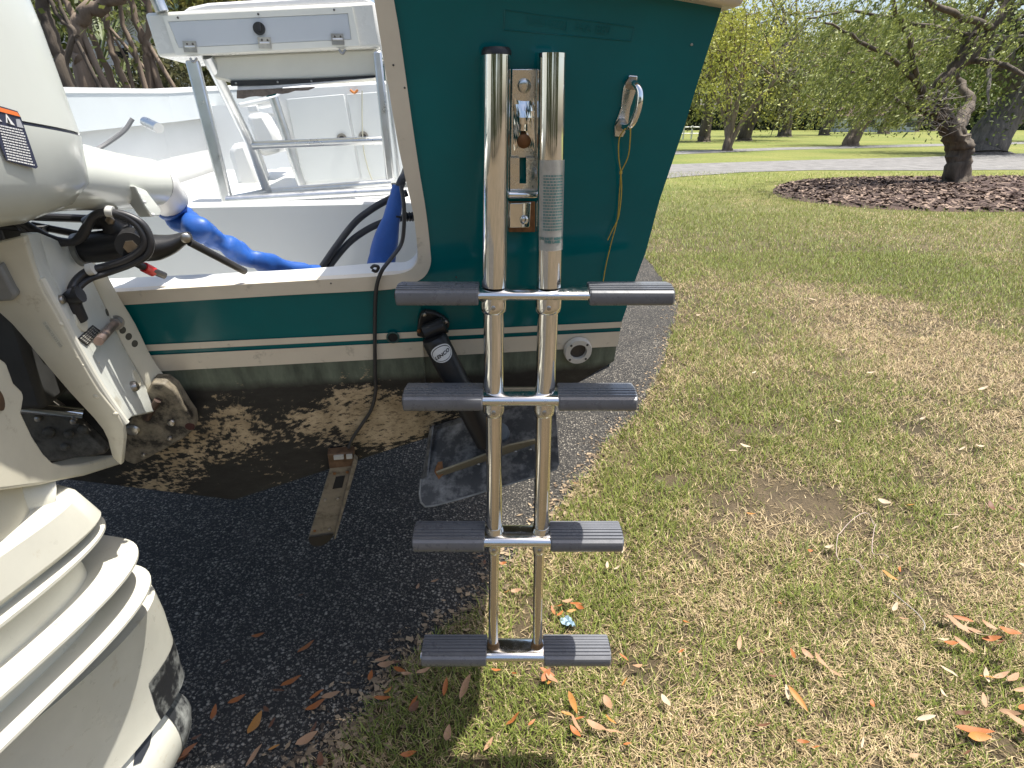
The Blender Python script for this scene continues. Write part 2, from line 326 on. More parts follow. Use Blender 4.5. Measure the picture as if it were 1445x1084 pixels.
# ------------------------------------------------------------------ grass blades over the near lawn
def grass():
    X, Y, S = [], [], []
    for y0, y1, dens, size in ((.75, 1.7, 30000, .55), (1.7, 2.8, 22000, .68), (2.8, 4.5, 12500, .92), (4.5, 7.5, 5600, 1.3), (7.5, 11, 1500, 2.2), (11, 15, 600, 2.8), (15, 20, 200, 3.4)):
        xr = 1.0 * y1 + .45; n = int((y1 - y0) * (xr + .8) * dens)
        x = -.8 + RS.rand(n) * (xr + .8); y = y0 + RS.rand(n) * (y1 - y0)
        if y0 > 7: x = x[y < 100]; 
        k = (x > edge_x(y) + .02 * (RS.rand(n) - .75)) & (x < .98 * y + .45)
        x, y = x[k], y[k]; X.append(x); Y.append(y); S.append(np.full(len(x), size))
    x = np.concatenate(X); y = np.concatenate(Y); s = np.concatenate(S)
    n1 = vnoise(x, y, 1.1, 1); n2 = vnoise(x, y, 4.5, 2); n3 = vnoise(x, y, 14, 3)
    d = x - edge_x(y)
    dry = .52 + .60 * (n1 - .5) + .7 * (n2 - .5) + .35 * (n3 - .5)
    def spot(px, py, r): g = ground(px, py); return np.exp(-((x - g.x) ** 2 + ((y - g.y) * .6) ** 2) / r ** 2)
    dry += .75 * spot(1330, 480, .75) + .3 * spot(1200, 440, .5) + .35 * spot(1080, 700, .35) + .3 * spot(1300, 330, 1.6) + .35 * spot(980, 420, .3)
    dry -= .38 * np.exp(-((d - .35) / .3) ** 2) * (y < 3.4) + .45 * spot(1400, 400, .9) + .5 * spot(1050, 330, 2.0) + .35 * spot(620, 1010, .35) + .25 * spot(1010, 620, .5)
    dry -= .16 * np.clip((y - 3.6) / 2, 0, 1)
    dry = np.clip(dry, 0, 1)
    bare = np.clip(.95 * spot(1090, 700, .16) + .85 * spot(1180, 720, .14) + .8 * spot(1020, 715, .10) + .6 * spot(1330, 620, .12) + .7 * spot(975, 425, .10) + .5 * spot(985, 920, .08) + (vnoise(x, y, 6, 9) > .80) * .55 + (vnoise(x, y, 20, 8) > .8) * .45, 0, .95)
    k = RS.rand(len(x)) > bare
    keep = k & ~(((x - cx) / 7.0) ** 2 + ((y - cy) / 3.3) ** 2 < .3)
    x, y, s, dry = x[keep], y[keep], s[keep], dry[keep]; n = len(x)
    isdry = RS.rand(n) < np.where(y > 6, .10, .22) + .70 * dry
    hgt = (.013 + .026 * RS.rand(n) ** 1.6) * (.75 + .5 * s) * np.where(isdry, .62, 1.0); wd = (.0009 + .0010 * RS.rand(n)) * (.55 + .6 * s)
    yaw = RS.rand(n) * 2 * np.pi; lean = np.where(isdry, .9 + 1.6 * RS.rand(n), .35 + 1.1 * RS.rand(n))
    dx, dy = np.cos(yaw), np.sin(yaw); sx, sy = -dy, dx
    base = np.stack([x, y, np.full(n, .001)], 1); z = np.zeros(n)
    def at(f, ww): # along the blade
        c = np.stack([x + dx * lean * hgt * f ** 1.5, y + dy * lean * hgt * f ** 1.5, .001 + hgt * f * np.where(isdry, .75, 1)], 1); o = np.stack([sx * wd * ww, sy * wd * ww, z], 1); return c - o, c + o, c
    a0, a1, _ = at(0, 1); b0, b1, _ = at(.55, .8); _, _, c0 = at(1, 0)
    co = np.stack([a0, a1, b1, b0, c0], 1).reshape(-1, 3)
    i0 = np.arange(n) * 5; idx = np.stack([i0, i0 + 1, i0 + 2, i0 + 3, i0 + 3, i0 + 2, i0 + 4], 1).ravel()
    cnt = np.tile([4, 3], n)
    t1 = RS.rand(n, 1); green = np.array([.115, .155, .027]) * (1 - t1) + np.array([.31, .345, .078]) * t1
    straw = np.array([.26, .185, .092]) * (1 - t1) + np.array([.66, .52, .30]) * t1
    col = np.where(isdry[:, None], straw, green) * (.75 + .5 * RS.rand(n, 1))
    return fastmesh('grass', co, cnt, idx, GRASSM, col=np.repeat(col, 5, 0))
tag(grass(), 'short patchy lawn grass, half green and half straw, beside the driveway', 'grass', kind='stuff')

q = 2600; ei = RS.randint(len(EX), size=q); px = EX[ei] + RS.randn(q) * .045 - .01; py = EY[ei] + RS.randn(q) * .05; yaw = RS.rand(q) * 6.28; L = .004 + .012 * RS.rand(q) ** 2; Wd = L * (.25 + .5 * RS.rand(q))
k = (py < 6); px, py, yaw, L, Wd = px[k], py[k], yaw[k], L[k], Wd[k]; q = len(px); P = np.stack([px, py, np.full(q, .0105)], 1); a = np.stack([np.cos(yaw) * L, np.sin(yaw) * L, (RS.rand(q) - .5) * .004], 1); b = np.stack([-np.sin(yaw) * Wd, np.cos(yaw) * Wd, (RS.rand(q) - .5) * .004], 1)
co = np.stack([P - a, P - b, P + a, P + b], 1).reshape(-1, 3); t_ = RS.rand(q, 1); cc = np.array([.07, .05, .035]) * (1 - t_) + np.array([.36, .27, .17]) * t_
tag(fastmesh('edge_debris', co, 4, np.arange(q * 4), CHIPM, col=np.repeat(cc, 4, 0)), 'crumbs of soil and dry bits along the driveway edge', 'debris', kind='stuff')
# ================================================================== BOAT
ZK = P0.z + .377 - H  # = 0, kept for clarity
def zr(z): return z - 1.58 + H
UK = -.421
boat = thing('boat', 'teal boat with cream stripes and stained black bottom, seen at its transom', 'boat', tpt(UK, zr(.816)))
right_px = [(1020, 5), (1017, 16), (991, 96), (966, 178), (941, 252), (930, 285), (911.5, 355), (897, 394), (885, 432), (878, 452)]
rightT = [tr(*p) for p in right_px]
lowR = tr(870, 487)
band_out = [(545, -60), (555.7, 0), (565, 55), (580.6, 166), (592, 243), (601.5, 301), (607, 351), (607.5, 372), (599, 389), (582, 399), (562.7, 405), (526.7, 409), (400, 415.5), (177, 429), (60, 436)]
band_in = [(518, -60), (528, 0), (539, 69), (560, 194), (570, 243), (583.5, 303.7), (589, 352), (588, 370), (579, 381), (563, 386.5), (540, 389), (520, 391), (400, 398), (166, 412), (50, 418)]
bo = spline([tr(*p) for p in band_out], 4); bi_ = spline([tr(*p, .004) for p in band_in], 4)
PORT = [tpt(2 * UK - .485, zr(1.80)), tpt(2 * UK - .40, zr(1.152))]
topL = tpt(.0, zr(1.80))
skin = [tr(1020, 5) + W * .03] + rightT[1:] + [tpt(.403, zr(1.150)), PORT[1], PORT[1] + (bo[-1] - PORT[1]).dot(W) * W] + bo[::-1]
m = MB(); m.prism([p for p in skin], V * .02); m.build('transom_skin', TEAL, boat, sharp=30)
# port upper wing of the transom, hidden by the motor
m = MB(); m.prism([tpt(2 * UK - .0, zr(1.8)), tpt(2 * UK + .03, zr(1.3)), tpt(2 * UK - .40, zr(1.3)), tpt(2 * UK - .485, zr(1.8))], V * .02); m.build('transom_wing', TEAL, boat)
# cream trim around the motor cut-out
m = MB(); k = len(bi_); bo4 = [p + NT * .004 for p in bo]
m.add(bo4 + bi_, [(i, i + 1, k + i + 1, k + i) for i in range(k - 1)]); m.add([p + V * .03 for p in bi_] + bi_, [(i, i + 1, k + i + 1, k + i) for i in range(k - 1)])
m.add([p + V * .006 for p in bo4] + bo4, [(i, i + 1, k + i + 1, k + i) for i in range(k - 1)])
m.build('cutout_trim', CREAM, boat, sharp=40)
# stripes
def hstripe(name, z0, z1, off, matl, u0=-1.15, u1=None, n=24):
    def ur(z): return .4055 + (z - zr(1.209)) * .055
    m = MB(); rows = []
    for z in (z1, z0):
        rows.append([tpt(u0 + (ur(z) + .0005 - u0) * i / n, z, off) for i in range(n + 1)])
    m.add(rows[0] + rows[1], [(i, i + 1, n + 2 + i, n + 1 + i) for i in range(n)]); return m.build(name, matl, boat, sharp=None)
hstripe('stripe', zr(1.1955), zr(1.2085), .0025, CREAM); hstripe('stripe', zr(1.152), zr(1.1865), .0025, CREAM)
# antifouled bottom part of the transom with worn patches
def bottommat():
    m, t, p = base_mat('worn_antifouling'); co = objco(t); a = t.new('ShaderNodeVertexColor'); a.layer_name = 'Col'
    sp = t.new('ShaderNodeSeparateColor'); t.link(a.outputs[0], sp.inputs[0])
    n1 = noise(t, 9, 10, .72, vec=co); sm = t.new('ShaderNodeMapping'); sm.inputs['Scale'].default_value = (.55, 1, 1.15); sm.inputs['Rotation'].default_value = (0, .45, 0); t.link(co, sm.inputs[0]); n2 = noise(t, 38, 10, .78, vec=sm.outputs[0]); n5 = noise(t, 150, 6, .75, vec=sm.outputs[0]); nn = math_(t, 'ADD', math_(t, 'ADD', math_(t, 'MULTIPLY', n1.outputs[0], .22), math_(t, 'MULTIPLY', n2.outputs[0], .45)), math_(t, 'MULTIPLY', n5.outputs[0], .33))
    k = ramp(t, math_(t, 'ADD', nn, math_(t, 'MULTIPLY', sp.outputs[0], .17)), [(.612, (0, 0, 0)), (.632, (1, 1, 1))])
    n3 = noise(t, 14, 6, .7, vec=co); tan0 = ramp(t, n3.outputs[0], [(.35, (.27, .20, .11)), (.65, (.54, .42, .26))]); spk = ramp(t, n5.outputs[0], [(.36, (.25, .22, .2)), (.5, (1, 1, 1))])
    class _T: outputs = [mixc(t, 1.0, tan0.outputs[0], spk.outputs[0], 'MULTIPLY')]
    tan = _T
    blk = ramp(t, n2.outputs[0], [(.35, (.008, .008, .007)), (.6, (.024, .023, .020)), (.8, (.07, .066, .055))])
    mp = t.new('ShaderNodeMapping'); mp.inputs['Scale'].default_value = (4, 1, 1); t.link(co, mp.inputs[0])
    gn = ramp(t, noise(t, 7, 7, .7, vec=mp.outputs[0]).outputs[0], [(.3, (.045, .058, .042)), (.7, (.17, .20, .145))])
    g2 = ramp(t, math_(t, 'ADD', math_(t, 'MULTIPLY', n1.outputs[0], .5), sp.outputs[1]), [(.45, (0, 0, 0)), (.75, (1, 1, 1))])
    c = mixc(t, g2.outputs[0], blk.outputs[0], gn.outputs[0]); t.link(mixc(t, k.outputs[0], c, tan.outputs[0]), p.inputs['Base Color'])
    p.inputs['Roughness'].default_value = .62; bump(t, p, math_(t, 'ADD', k.outputs[0], n2.outputs[0]), .4, .002); return m
BOT = bottommat()
def zbot(u):
    a = abs(u - UK); z = zr(.816) + min(a, .70) * .313
    if a > .70: z += (a - .70) * .66
    return z
m = MB(); NU, NZ = 120, 26; u0, u1 = 2 * UK - .40, .4015; vs = []; wear = []
blobs = [(530, 585, .055, .85), (470, 602, .05, .8), (420, 598, .035, .9), (330, 572, .03, .9), (590, 588, .05, .7), (500, 560, .03, .7), (300, 620, .045, .9), (345, 628, .03, .6), (240, 685, .05, .7), (200, 692, .05, .6), (640, 578, .05, .6), (540, 612, .04, .7), (265, 640, .04, .6), (390, 668, .03, .5), (360, 600, .03, .5)]
bl = [(tr(x, y), r * 1.5, k * .75) for x, y, r, k in blobs]
for j in range(NZ + 1):
    for i in range(NU + 1):
        u = u0 + (u1 - u0) * i / NU; zt = zr(1.152); z = zbot(u) + (zt - zbot(u)) * j / NZ
        if u > .39: z = max(z, zr(1.10))
        p = tpt(u, z, .001); m.v.append(p)
        wv = sum(k * math.exp(-(p - c).length_squared / r ** 2) for c, r, k in bl); wear.append((min(1, wv), max(0, 1 - (zt - z) / .065), 0))
m.f = [(j * (NU + 1) + i, j * (NU + 1) + i + 1, (j + 1) * (NU + 1) + i + 1, (j + 1) * (NU + 1) + i) for j in range(NZ) for i in range(NU)]
ob = m.build('transom_bottom', BOT, boat, sharp=None); a = ob.data.color_attributes.new('Col', 'FLOAT_COLOR', 'POINT')
for i, c in enumerate(wear): a.data[i].color = (*c, 1)
# hull shell running forward: bottom, sides, gunwale caps
st = [(0, 1.0, 0), (.8, 1.17, .02), (1.8, 1.24, .05), (3.0, 1.18, .11), (4.1, .82, .22), (4.9, .10, .36)]
def station(d, wf, rise, sd):
    kz = zr(.816) + rise * .8; ch = zr(1.10) + rise; shz = zr(1.775) + rise * .7 - (.15 if sd < 0 else 0)
    v0 = P0.dot(V) - (zr(1.2) - P0.z) * RK
    def pt(a, z):
        vv = P0.dot(V) - (z - P0.z) * RK * (1 if d == 0 else max(0, 1 - d)) + d + .004
        return B(UK + sd * a * wf, vv, z)
    return [pt(0, kz), pt(.70, zr(1.035) + rise), pt(.815, ch), pt(.845, zr(1.35) + rise), pt(.906, shz)]
for sd in (1, -1):
    rs = [station(d, wf, r, sd) for d, wf, r in st]
    mb1 = MB(); mb1.rings([r[:3] for r in rs], cap=False, close=False); mb1.build('hull_bottom', mat('antifouling_black', (.014, .014, .013), .6, var=.3, vscale=12), boat, sharp=40)
    mb2 = MB(); mb2.rings([r[2:] for r in rs], cap=False, close=False); mb2.build('hull_side', TEAL, boat, sharp=40)
    cap = MB(); cap.rings([[r[4] + U * sd * .022 + W * -.012, r[4] + U * sd * .024 + W * .03, r[4] + U * sd * -.06 + W * .042, r[4] + U * sd * -.17 + W * .042, r[4] + U * sd * -.17 + W * .02] for r in [[p - V * (.035 if i == 0 else 0) for p in q] for i, q in enumerate(rs)]], cap=True, close=True)
    cap.build('gunwale_cap', CREAM if sd > 0 else LINER, boat, sharp=30)
    ri = [[p + V * .30 for p in rs[0]]] + rs[1:5]
    iw = MB(); iw.rings([[r[4] - U * sd * .165 + W * .02, r[4] - U * sd * .165 - W * .13] for r in ri], cap=False, close=False); iw.build('coaming', mat('coaming_grey', (.50, .53, .53), .4, var=.05, vscale=2), boat, sharp=None)
    iw = MB(); iw.rings([[r[4] - U * sd * .10 - W * .125, B(r[4].dot(U) - sd * .11, r[4].dot(V), zr(1.10) + q_r)] for r, q_r in zip(ri, (0, .02, .05, .11, .22))], cap=False, close=False); iw.build('inner_side', mat('inner_side_grey', (.62, .62, .59), .45, var=.06, vscale=2), boat, sharp=None)
m = MB(); m.prism([B(UK - .9, 4.55, zr(1.06)), B(UK + .9, 4.55, zr(1.06)), B(UK + .95, 4.55, zr(1.72)), B(UK - .95, 4.55, zr(1.66))], V * .05); m.build('bulkhead', LINER, boat)
# transom top cap
c0, c1 = tr(560, -70), tr(1034, 15)
m = MB(); m.prism([c0 - V * .045, c1 - V * .030 + U * .006, c1 + V * .16, c0 + V * .16], W * .045); m.build('transom_cap', CREAM, boat, bevel=.012)
# ------------------------------------------------------------------ motor well
WV = 1.60; zdeck = zr(1.36)
lr = [tr(*p) + V * .004 for p in band_in[6:]]
back = [(587.6, 358), (587, 366), (574, 369), (556, 370.3), (540, 371), (520, 372), (400, 381.5), (144, 394), (20, 402)]
bk = []
for p, q in zip(back, lr):
    z = q.z + .003; h_ = ground(p[0], p[1], z); bk.append(h_)
bk[0] = lr[0] + V * .07; bk[1] = lr[1] + V * .075
lr = spline(lr, 4); bk = spline(bk, 4); m = MB(); k = len(lr); m.add(lr + bk, [(i, i + 1, k + i + 1, k + i) for i in range(k - 1)]); m.add(bk + [p - W * .25 for p in bk], [(i, i + 1, k + i + 1, k + i) for i in range(4, k - 1)])
m.build('well_ledge', LINER, boat, sharp=50)
# well floor, forward wall, starboard wall, raised aft deck
wallT = [pv(x, y, WV) for x, y in ((20, 318), (262, 297), (400, 287), (550, 275), (640, 268))]
ztop = sum(p.z for p in wallT[1:4]) / 3
m = MB(); m.prism([B(p.dot(U), WV, ztop) for p in wallT] + [B(.06, WV, zr(1.06)), B(-1.0, WV, zr(1.06))], V * .05); m.build('well_wall', LINER, boat, bevel=.008)
m = MB(); m.box(B(-.47, (WV + 1.22) / 2, zr(1.05)), 1.1, WV - 1.20, .03, (U, V, W)); m.build('well_floor', LINER, boat)
m = MB(); s0 = [tr(*p) + V * .02 for p in band_in[:7]]
s1 = [B(-.005 + .01 * i, WV + .01, p.z + .04) for i, p in enumerate(s0)]; s1 = [B(.012 - (p.z - s0[-1].z) * .02, WV, p.z) for p in s0]
s0.append(s0[-1] - W * .3); s1.append(s1[-1] - W * .3)
m.add(s0 + s1, [(i, i + 1, len(s0) + i + 1, len(s0) + i) for i in range(len(s0) - 1)]); m.build('well_side', LINER, boat, sharp=None)
m = MB(); m.box(B(-.17, 2.62, ztop - .072), 1.0, 1.95, .05, (U, V, W)); m.build('aft_deck', LINER, boat, bevel=.01)
m = MB(); m.rings([[B(UK - .795 * wf, 1.05 + d + (.45 if d == 0 else 0), zr(1.12) + ri_), B(UK + .795 * wf, 1.05 + d + (.45 if d == 0 else 0), zr(1.12) + ri_), B(UK + .795 * wf, 1.05 + d + (.45 if d == 0 else 0), zr(1.09) + ri_), B(UK - .795 * wf, 1.05 + d + (.45 if d == 0 else 0), zr(1.09) + ri_)] for d, wf, ri_ in st[:5]]); m.build('cockpit_deck', mat('deck_grey', (.58, .61, .63), .5, var=.05, vscale=3), boat)
# port side bits seen under the coaming: rod holder and drain hose
m = MB(); a_ = pv(205, 172, 2.55); m.tube([a_, pv(224, 181, 2.45)], .017, 14); m.build('rod_holder', ALU, boat)
m = MB(); m.tube(spline([pv(187, 168, 2.6), pv(175, 185, 2.58), pv(152, 202, 2.55), pv(130, 215, 2.5)], 5), .008, 8); m.build('drain_hose', mat('grey_hose', (.16, .16, .16), .5), boat)
# thru-hull fittings, screws, embossed hull number
def disc_ring(cx_, cy_, r0, r1, off, dep, name, matl):
    c = tr(cx_, cy_, off); ex = U; ey = NT.cross(U).normalized(); m = MB(); n = 32
    R = [[c + (ex * math.cos(q) + ey * math.sin(q)) * r + NT * d for q in [2 * math.pi * i / n for i in range(n)]] for r, d in ((r1, 0), (r1, dep * .6), (r1 * .94, dep), (r0 * 1.05, dep), (r0, dep * .7), (r0, -.02 if False else 0))]
    m.rings(R, cap=False); return m.build(name, matl, boat, sharp=40), c, ex, ey
fit, c, ex, ey = disc_ring(814.5, 493, .0165, .029, .0045, .012, 'drain_fitting', mat('white_plastic', (.60, .57, .50), .4, var=.1, vscale=40))
m = MB(); m.cyl(c + NT * .001, NT * .003, .0165, 24)
m.build('grille', mat('dark_mesh', (.06, .05, .04), .6, var=.5, vscale=600), fit)
for q in (45, 135, 225, 315):
    m = MB(); d = (ex * math.cos(math.radians(q)) + ey * math.sin(math.radians(q))) * .0235; m.dome(c + d + NT * .0119, NT, .0026, .0015, 8); m.build('screw', mat('dark_screw', (.05, .045, .04), .5), fit)
fit2, c2, _, _ = disc_ring(554.5, 476, .0095, .0125, .0045, .003, 'bilge_outlet', mat('outlet_green', (.03, .08, .075), .4))
m = MB(); m.cyl(c2 - NT * .001, NT * .0022, .0095, 20); m.build('opening', DARK, fit2)
hx = [tr(*p, .0005) for p in ((712, 14), (895, 38), (891, 58), (711, 42))]
m = MB()
for a, b in zip(hx, hx[1:] + hx[:1]): m.tube([a, b], .0007, 6)
emb = m.build('hull_number_frame', TEAL, boat)
ex_ = (hx[1] - hx[0]).normalized(); ey_ = (hx[0] - hx[3]).normalized()
m = text_mb('U-S1622J  34A 889', (hx[3] + hx[2]) / 2 + ey_ * .008 + NT * .0012, ex_, ey_, .017); m.build('hull_number', TEAL, emb, sharp=None)
for x, y in ((644, 391), (555, 92), (571, 124), (467, 400)):
    m = MB(); m.dome(tr(x, y, .004), NT, .0016, .001, 8); m.build('screw', MATS['dark_screw'], boat)
for x, y in ((976, 63), ): m = MB(); m.dome(tr(x, y, .0005), NT, .0022, .0012, 7); m.build('chip', mat('gel_chip', (.35, .36, .30), .7), boat)

# ================================================================== BOARDING LADDER
D = 1.041
def pl(x, y, off=0): return pY(x, y, D - off)
lad = thing('boarding_ladder', 'polished steel telescoping boarding ladder with black grooved treads hanging off the transom', 'ladder', pl(727, 940))
TUBES = [((700.5, 76), (698, 404), (779, 78), (774.5, 404), .0216), ((696.5, 425), (697, 553), (773.5, 425), (769, 553), .0182), ((697, 572), (697.5, 750), (767.5, 572), (763.5, 750), .0152), ((697, 768), (696, 912), (761, 768), (758, 912), .0108)]
tubes = []
for k, (a, b, c, d, r) in enumerate(TUBES):
    for e, f in ((a, b), (c, d)):
        m = MB(); m.tube([pl(*e), pl(*f)], r, 32); tb = m.build('tube', CHROME if k < 2 else GOLDCH, lad, sharp=40); tubes.append(tb)
        if k == 0:                                               # open top with plug
            m = MB(); p = pl(*e)
            if e[0] < 740: m.tube([p - W * .002, p + W * .004, p + W * .008], [r * 1.03, r * 1.03, r * .9], 28); m.build('cap', BLACKP, tb)
            else: m.rings([[p + Vector((math.cos(q) * rr_, math.sin(q) * rr_, z)) for q in [2 * math.pi * i / 28 for i in range(28)]] for rr_, z in ((r * 1.015, -.004), (r * 1.015, .002), (r * .9, .002), (r * .9, -.01))], cap=False); m.build('rim', CHROME, tb)
        else:                                                    # collar under the rung above
            p = pl(*e); q = (pl(*f) - p).normalized(); m = MB(); m.tube([p - q * .012, p + q * .008, p + q * .016, p + q * .02], [r * 1.3, r * 1.3, r * 1.22, r * 1.02], 28)
            cl = m.build('collar', PLATE if k > 1 else CHROME, tb)
            m = MB(); m.dome(p + q * .006 + Vector((0, -r * 1.29, 0)), (0, -1, 0), .0042, .002, 10); m.build('button', BOLT, cl)
def prof(d, hh, n=28, e=.88):
    return [(math.copysign(abs(math.cos(q)) ** e, math.cos(q)) * d / 2, math.copysign(abs(math.sin(q)) ** e, math.sin(q)) * hh / 2) for q in [2 * math.pi * i / n for i in range(n)]]
def treadprof(d, hh):
    pts = []; ng = 7; k = hh / 2
    for i in range(ng):                                          # ribs on top, back to front
        y0 = d / 2 * .86 - d * .86 * i / ng; st = d * .86 / ng
        z = k + .002 - .0012 * abs(i - ng / 2)
        pts += [(y0, z), (y0 - st * .68, z), (y0 - st * .74, z - .0030), (y0 - st * .96, z - .0030)]
    for q in np.linspace(math.radians(150), math.radians(270), 8): pts.append((-d * .40 + math.cos(q) * d * .11, math.sin(q) * k * 1.05))
    for q in np.linspace(math.radians(270), math.radians(390), 8): pts.append((d * .40 + math.cos(q) * d * .11, math.sin(q) * k * 1.05))
    return pts
RUNGS = [(413, 562, 676, 830, 946, .056, .021, .066, .029), (559, 572, 682, 787, 895, .060, .027, .072, .031), (756, 585, 684, 776, 876, .061, .028, .072, .032), (917, 597, 687, 767, 859, .060, .028, .072, .032)]
def rung_bar(x0, x1, y, pr, name, mt, par, bev=.0):
    a, b = pl(x0, y), pl(x1, y); m = MB(); R = []
    for x, k in ((a.x, .93), (a.x + .0025, 1), (b.x - .0025, 1), (b.x, .93)): R.append([Vector((x, D + py_ * k, a.z + pz_ * k)) for py_, pz_ in pr])
    m.rings(R); return m.build(name, mt, par, sharp=28)
for y, a, b, c, d, dd, hh, td, thh in RUNGS:
    rg = rung_bar(b - 14, c + 14, y, prof(dd, hh), 'rung', RUNGCH, lad)
    for s, e in ((a, b), (c, d)):
        rung_bar(s, e, y, treadprof(td, thh), 'tread', TREAD, rg)
    x = a if y < 900 else a - 2
    for s, e, sg in ((a, b, -1), (c, d, 1)):
        ee = s if sg < 0 else e; p = pl(ee, y); m = MB(); m.rings([[Vector((p.x + sg * o_, D + y_ * k, p.z + z_ * k)) for y_, z_ in prof(dd, hh)] for o_, k in ((-.004, .98), (.0015, .98), (.0025, .9))]); m.build('end_plug', CHROME if (y > 900 and sg < 0) else BLACKP, rg)
# rusty weld rings where the tubes meet the rungs
for k, (x, y) in enumerate(((696, 908), (758, 908), (697.5, 746), (763.5, 746))):
    m = MB(); p = pl(x, y); r = .0118 if y > 800 else .0163; n = 24; m.tube([p + W * .006, p - W * .001, p - W * .006], [r, r * 1.12, r * 1.2], n); m.build('weld', mat('weld_stain', (.22, .13, .06), .5, .6, var=.5, vscale=150) if y > 800 else GOLDCH, lad)
# mounting plates between the tubes
def tplate(pts, off, th, name, mt, par): m = MB(); m.prism([tr(*p, off) for p in pts], NT * th); return m.build(name, mt, par, bevel=.0012)
mp = tplate([(722, 97), (757, 97), (758, 222), (720, 222)], .006, .004, 'mounting_plate', PLATE, lad)
m = MB(); n = 14                                                # bulged fairing below the upper bolt
R = []
for j in range(9):
    f = j / 8; y = 138 + 75 * f; h_ = .017 * max(0.0, math.sin(math.pi * f)) ** 1.3 - .003
    R.append([tr(723 + 33 * i / n, y, .0105 + h_ * math.sin(math.pi * i / n) ** 1.4 if 0 < i < n else .0085) for i in range(n + 1)])
m.rings(R, cap=False, close=False); m.build('bulge', CHROME, mp, sharp=None)
m = MB(); sl_ = [(732.5, 226), (742, 226), (742, 252), (740, 257), (737, 258), (734, 257), (732.5, 252)]
out = [(719.5, 222), (757, 222), (757, 270), (738, 270), (719.5, 270)]
front = [tr(*p, .020) for p in ((719.5, 222), (731, 222), (731, 268), (719.5, 268))]; 
for q in ([(719.5, 222), (732.5, 222), (732.5, 268), (719.5, 268)], [(742, 222), (757, 222), (757, 268), (742, 268)], [(732.5, 258), (742, 258), (742, 268), (732.5, 268)]): m.prism([tr(*p, .012) for p in q], NT * .004)
sp_ = m.build('slotted_plate', PLATE, lad)
m = MB(); m.tube([tr(718, 275, .022), tr(757, 275, .022)], .0055, 14); m.build('hinge_bar', CHROME, lad)
lp = tplate([(718, 284), (755, 284), (755, 327), (718, 327)], .005, .003, 'backing_plate', RUST, lad)
lp2 = tplate([(718.5, 286), (749, 285), (747, 320), (718.5, 321)], .0085, .004, 'lower_plate', CHROME, lad)
for x, y, r, mt in ((739.5, 121, .0105, PLATE), (739, 199, .0112, RUST), (739.5, 310, .0078, PLATE)):
    m = MB(); m.dome(tr(x, y, .010 if y < 150 else (.026 if y < 250 else .0125)), NT, r, .006, 20); m.build('bolt', mt, lad, sharp=50)
# clear warning label wrapped on the right upper tube
def labelmat():
    m, t, p = base_mat('worn_clear_label'); co = objco(t); n = noise(t, 60, 6, .7, vec=co)
    t.link(ramp(t, n.outputs[0], [(.3, (.36, .37, .34)), (.7, (.52, .52, .48))]).outputs[0], p.inputs['Base Color']); p.inputs['Roughness'].default_value = .5
    tp = t.new('ShaderNodeBsdfTransparent'); mx = t.new('ShaderNodeMixShader'); mx.inputs[0].default_value = .55
    t.link(tp.outputs[0], mx.inputs[1]); t.link(p.outputs[0], mx.inputs[2]); t.link(mx.outputs[0], t.n['Material Output'].inputs[0]); return m
LAB = labelmat(); ta, tb_ = pl(779, 78), pl(774.5, 404); axd = (tb_ - ta).normalized(); rL = .0216
def onlabel(a_, y, k=.0006):                                    # angle and picture height to a point on the tube
    f = (y - 78) / (404 - 78); z = pl(777, y); c = ta + axd * ((z.z - ta.z) / axd.z); return c + Vector((math.sin(a_), -math.cos(a_), 0)) * (rL + k)
m = MB(); A0, A1 = -.95, 1.35; m.rings([[onlabel(A0 + (A1 - A0) * i / 20, y) for i in range(21)] for y in (225, 265, 310, 351)], cap=False, close=False)
lab = m.build('label', LAB, tubes[1], sharp=None)
m = MB(); rt = random.Random(3)
for j in range(19):
    y = 246 + j * 4.15; a = -.55
    while a < .95:
        wd_ = rt.uniform(.06, .24); b_ = min(a + wd_, 1.0)
        q = [[onlabel(a + (b_ - a) * i / 3, yy, .0012) for i in range(4)] for yy in (y, y + 1.9)]
        m.rings(q, cap=False, close=False); a = b_ + .05
m.build('small_print', TEALPRINT, lab, sharp=None)
for tx, yb in (('DO NOT REMOVE', 335.5), ('THIS LABEL', 340)):
    cu = text_mb(tx, (0, 0, 0), (1, 0, 0), (0, 1, 0), .0056, bold=.0003)
    z0 = pl(777, yb); mm = MB(); sc_ = 1 / rL
    mm.add([onlabel(.2 + v.x * sc_, yb, .0013) + W * v.y for v in cu.v], cu.f); mm.build('print', TEALPRINT, lab, sharp=None)

# ================================================================== STERN EYE AND CORD
eye = thing('stern_eye', 'stainless U-shaped stern eye on an oval plate bolted to the teal transom', 'eye bolt', tr(883, 150))
ctr = [(890, 104), (886, 120), (880, 150), (875, 178), (873, 186)]
L_ = []; R_ = []
for i, (x, y) in enumerate(((893, 103.5), (888, 122), (882, 150), (876, 175), (872.5, 190))):
    wpx = (6, 9.5, 6.5, 9.5, 6)[i]; L_.append((x - wpx, y + 2)); R_.append((x + wpx, y + 3))
m = MB(); m.prism([tr(*p, .0008) for p in L_ + R_[::-1]], NT * .004); m.build('base_plate', PLATE, eye, bevel=.0015)
a, b = tr(890, 117, .004), tr(876, 176, .004); dirn = (b - a).normalized(); outw = NT
pts = spline([a, a + outw * .018 + U * .003, a + outw * .029 + dirn * .010 + U * .008, (a + b) / 2 + outw * .034 + U * .010, b + outw * .029 - dirn * .008 + U * .008, b + outw * .018 + U * .004, b], 6)
m = MB(); m.tube(pts, .0056, 16); m.build('shackle', CHROME, eye)
for p in (a, b): m = MB(); m.cyl(p, NT * .006, .0105, 6); m.build('nut', BOLT, eye)
cord = thing('cord', 'thin knotted yellow cord hanging from the stern eye', 'cord', tr(852, 395))
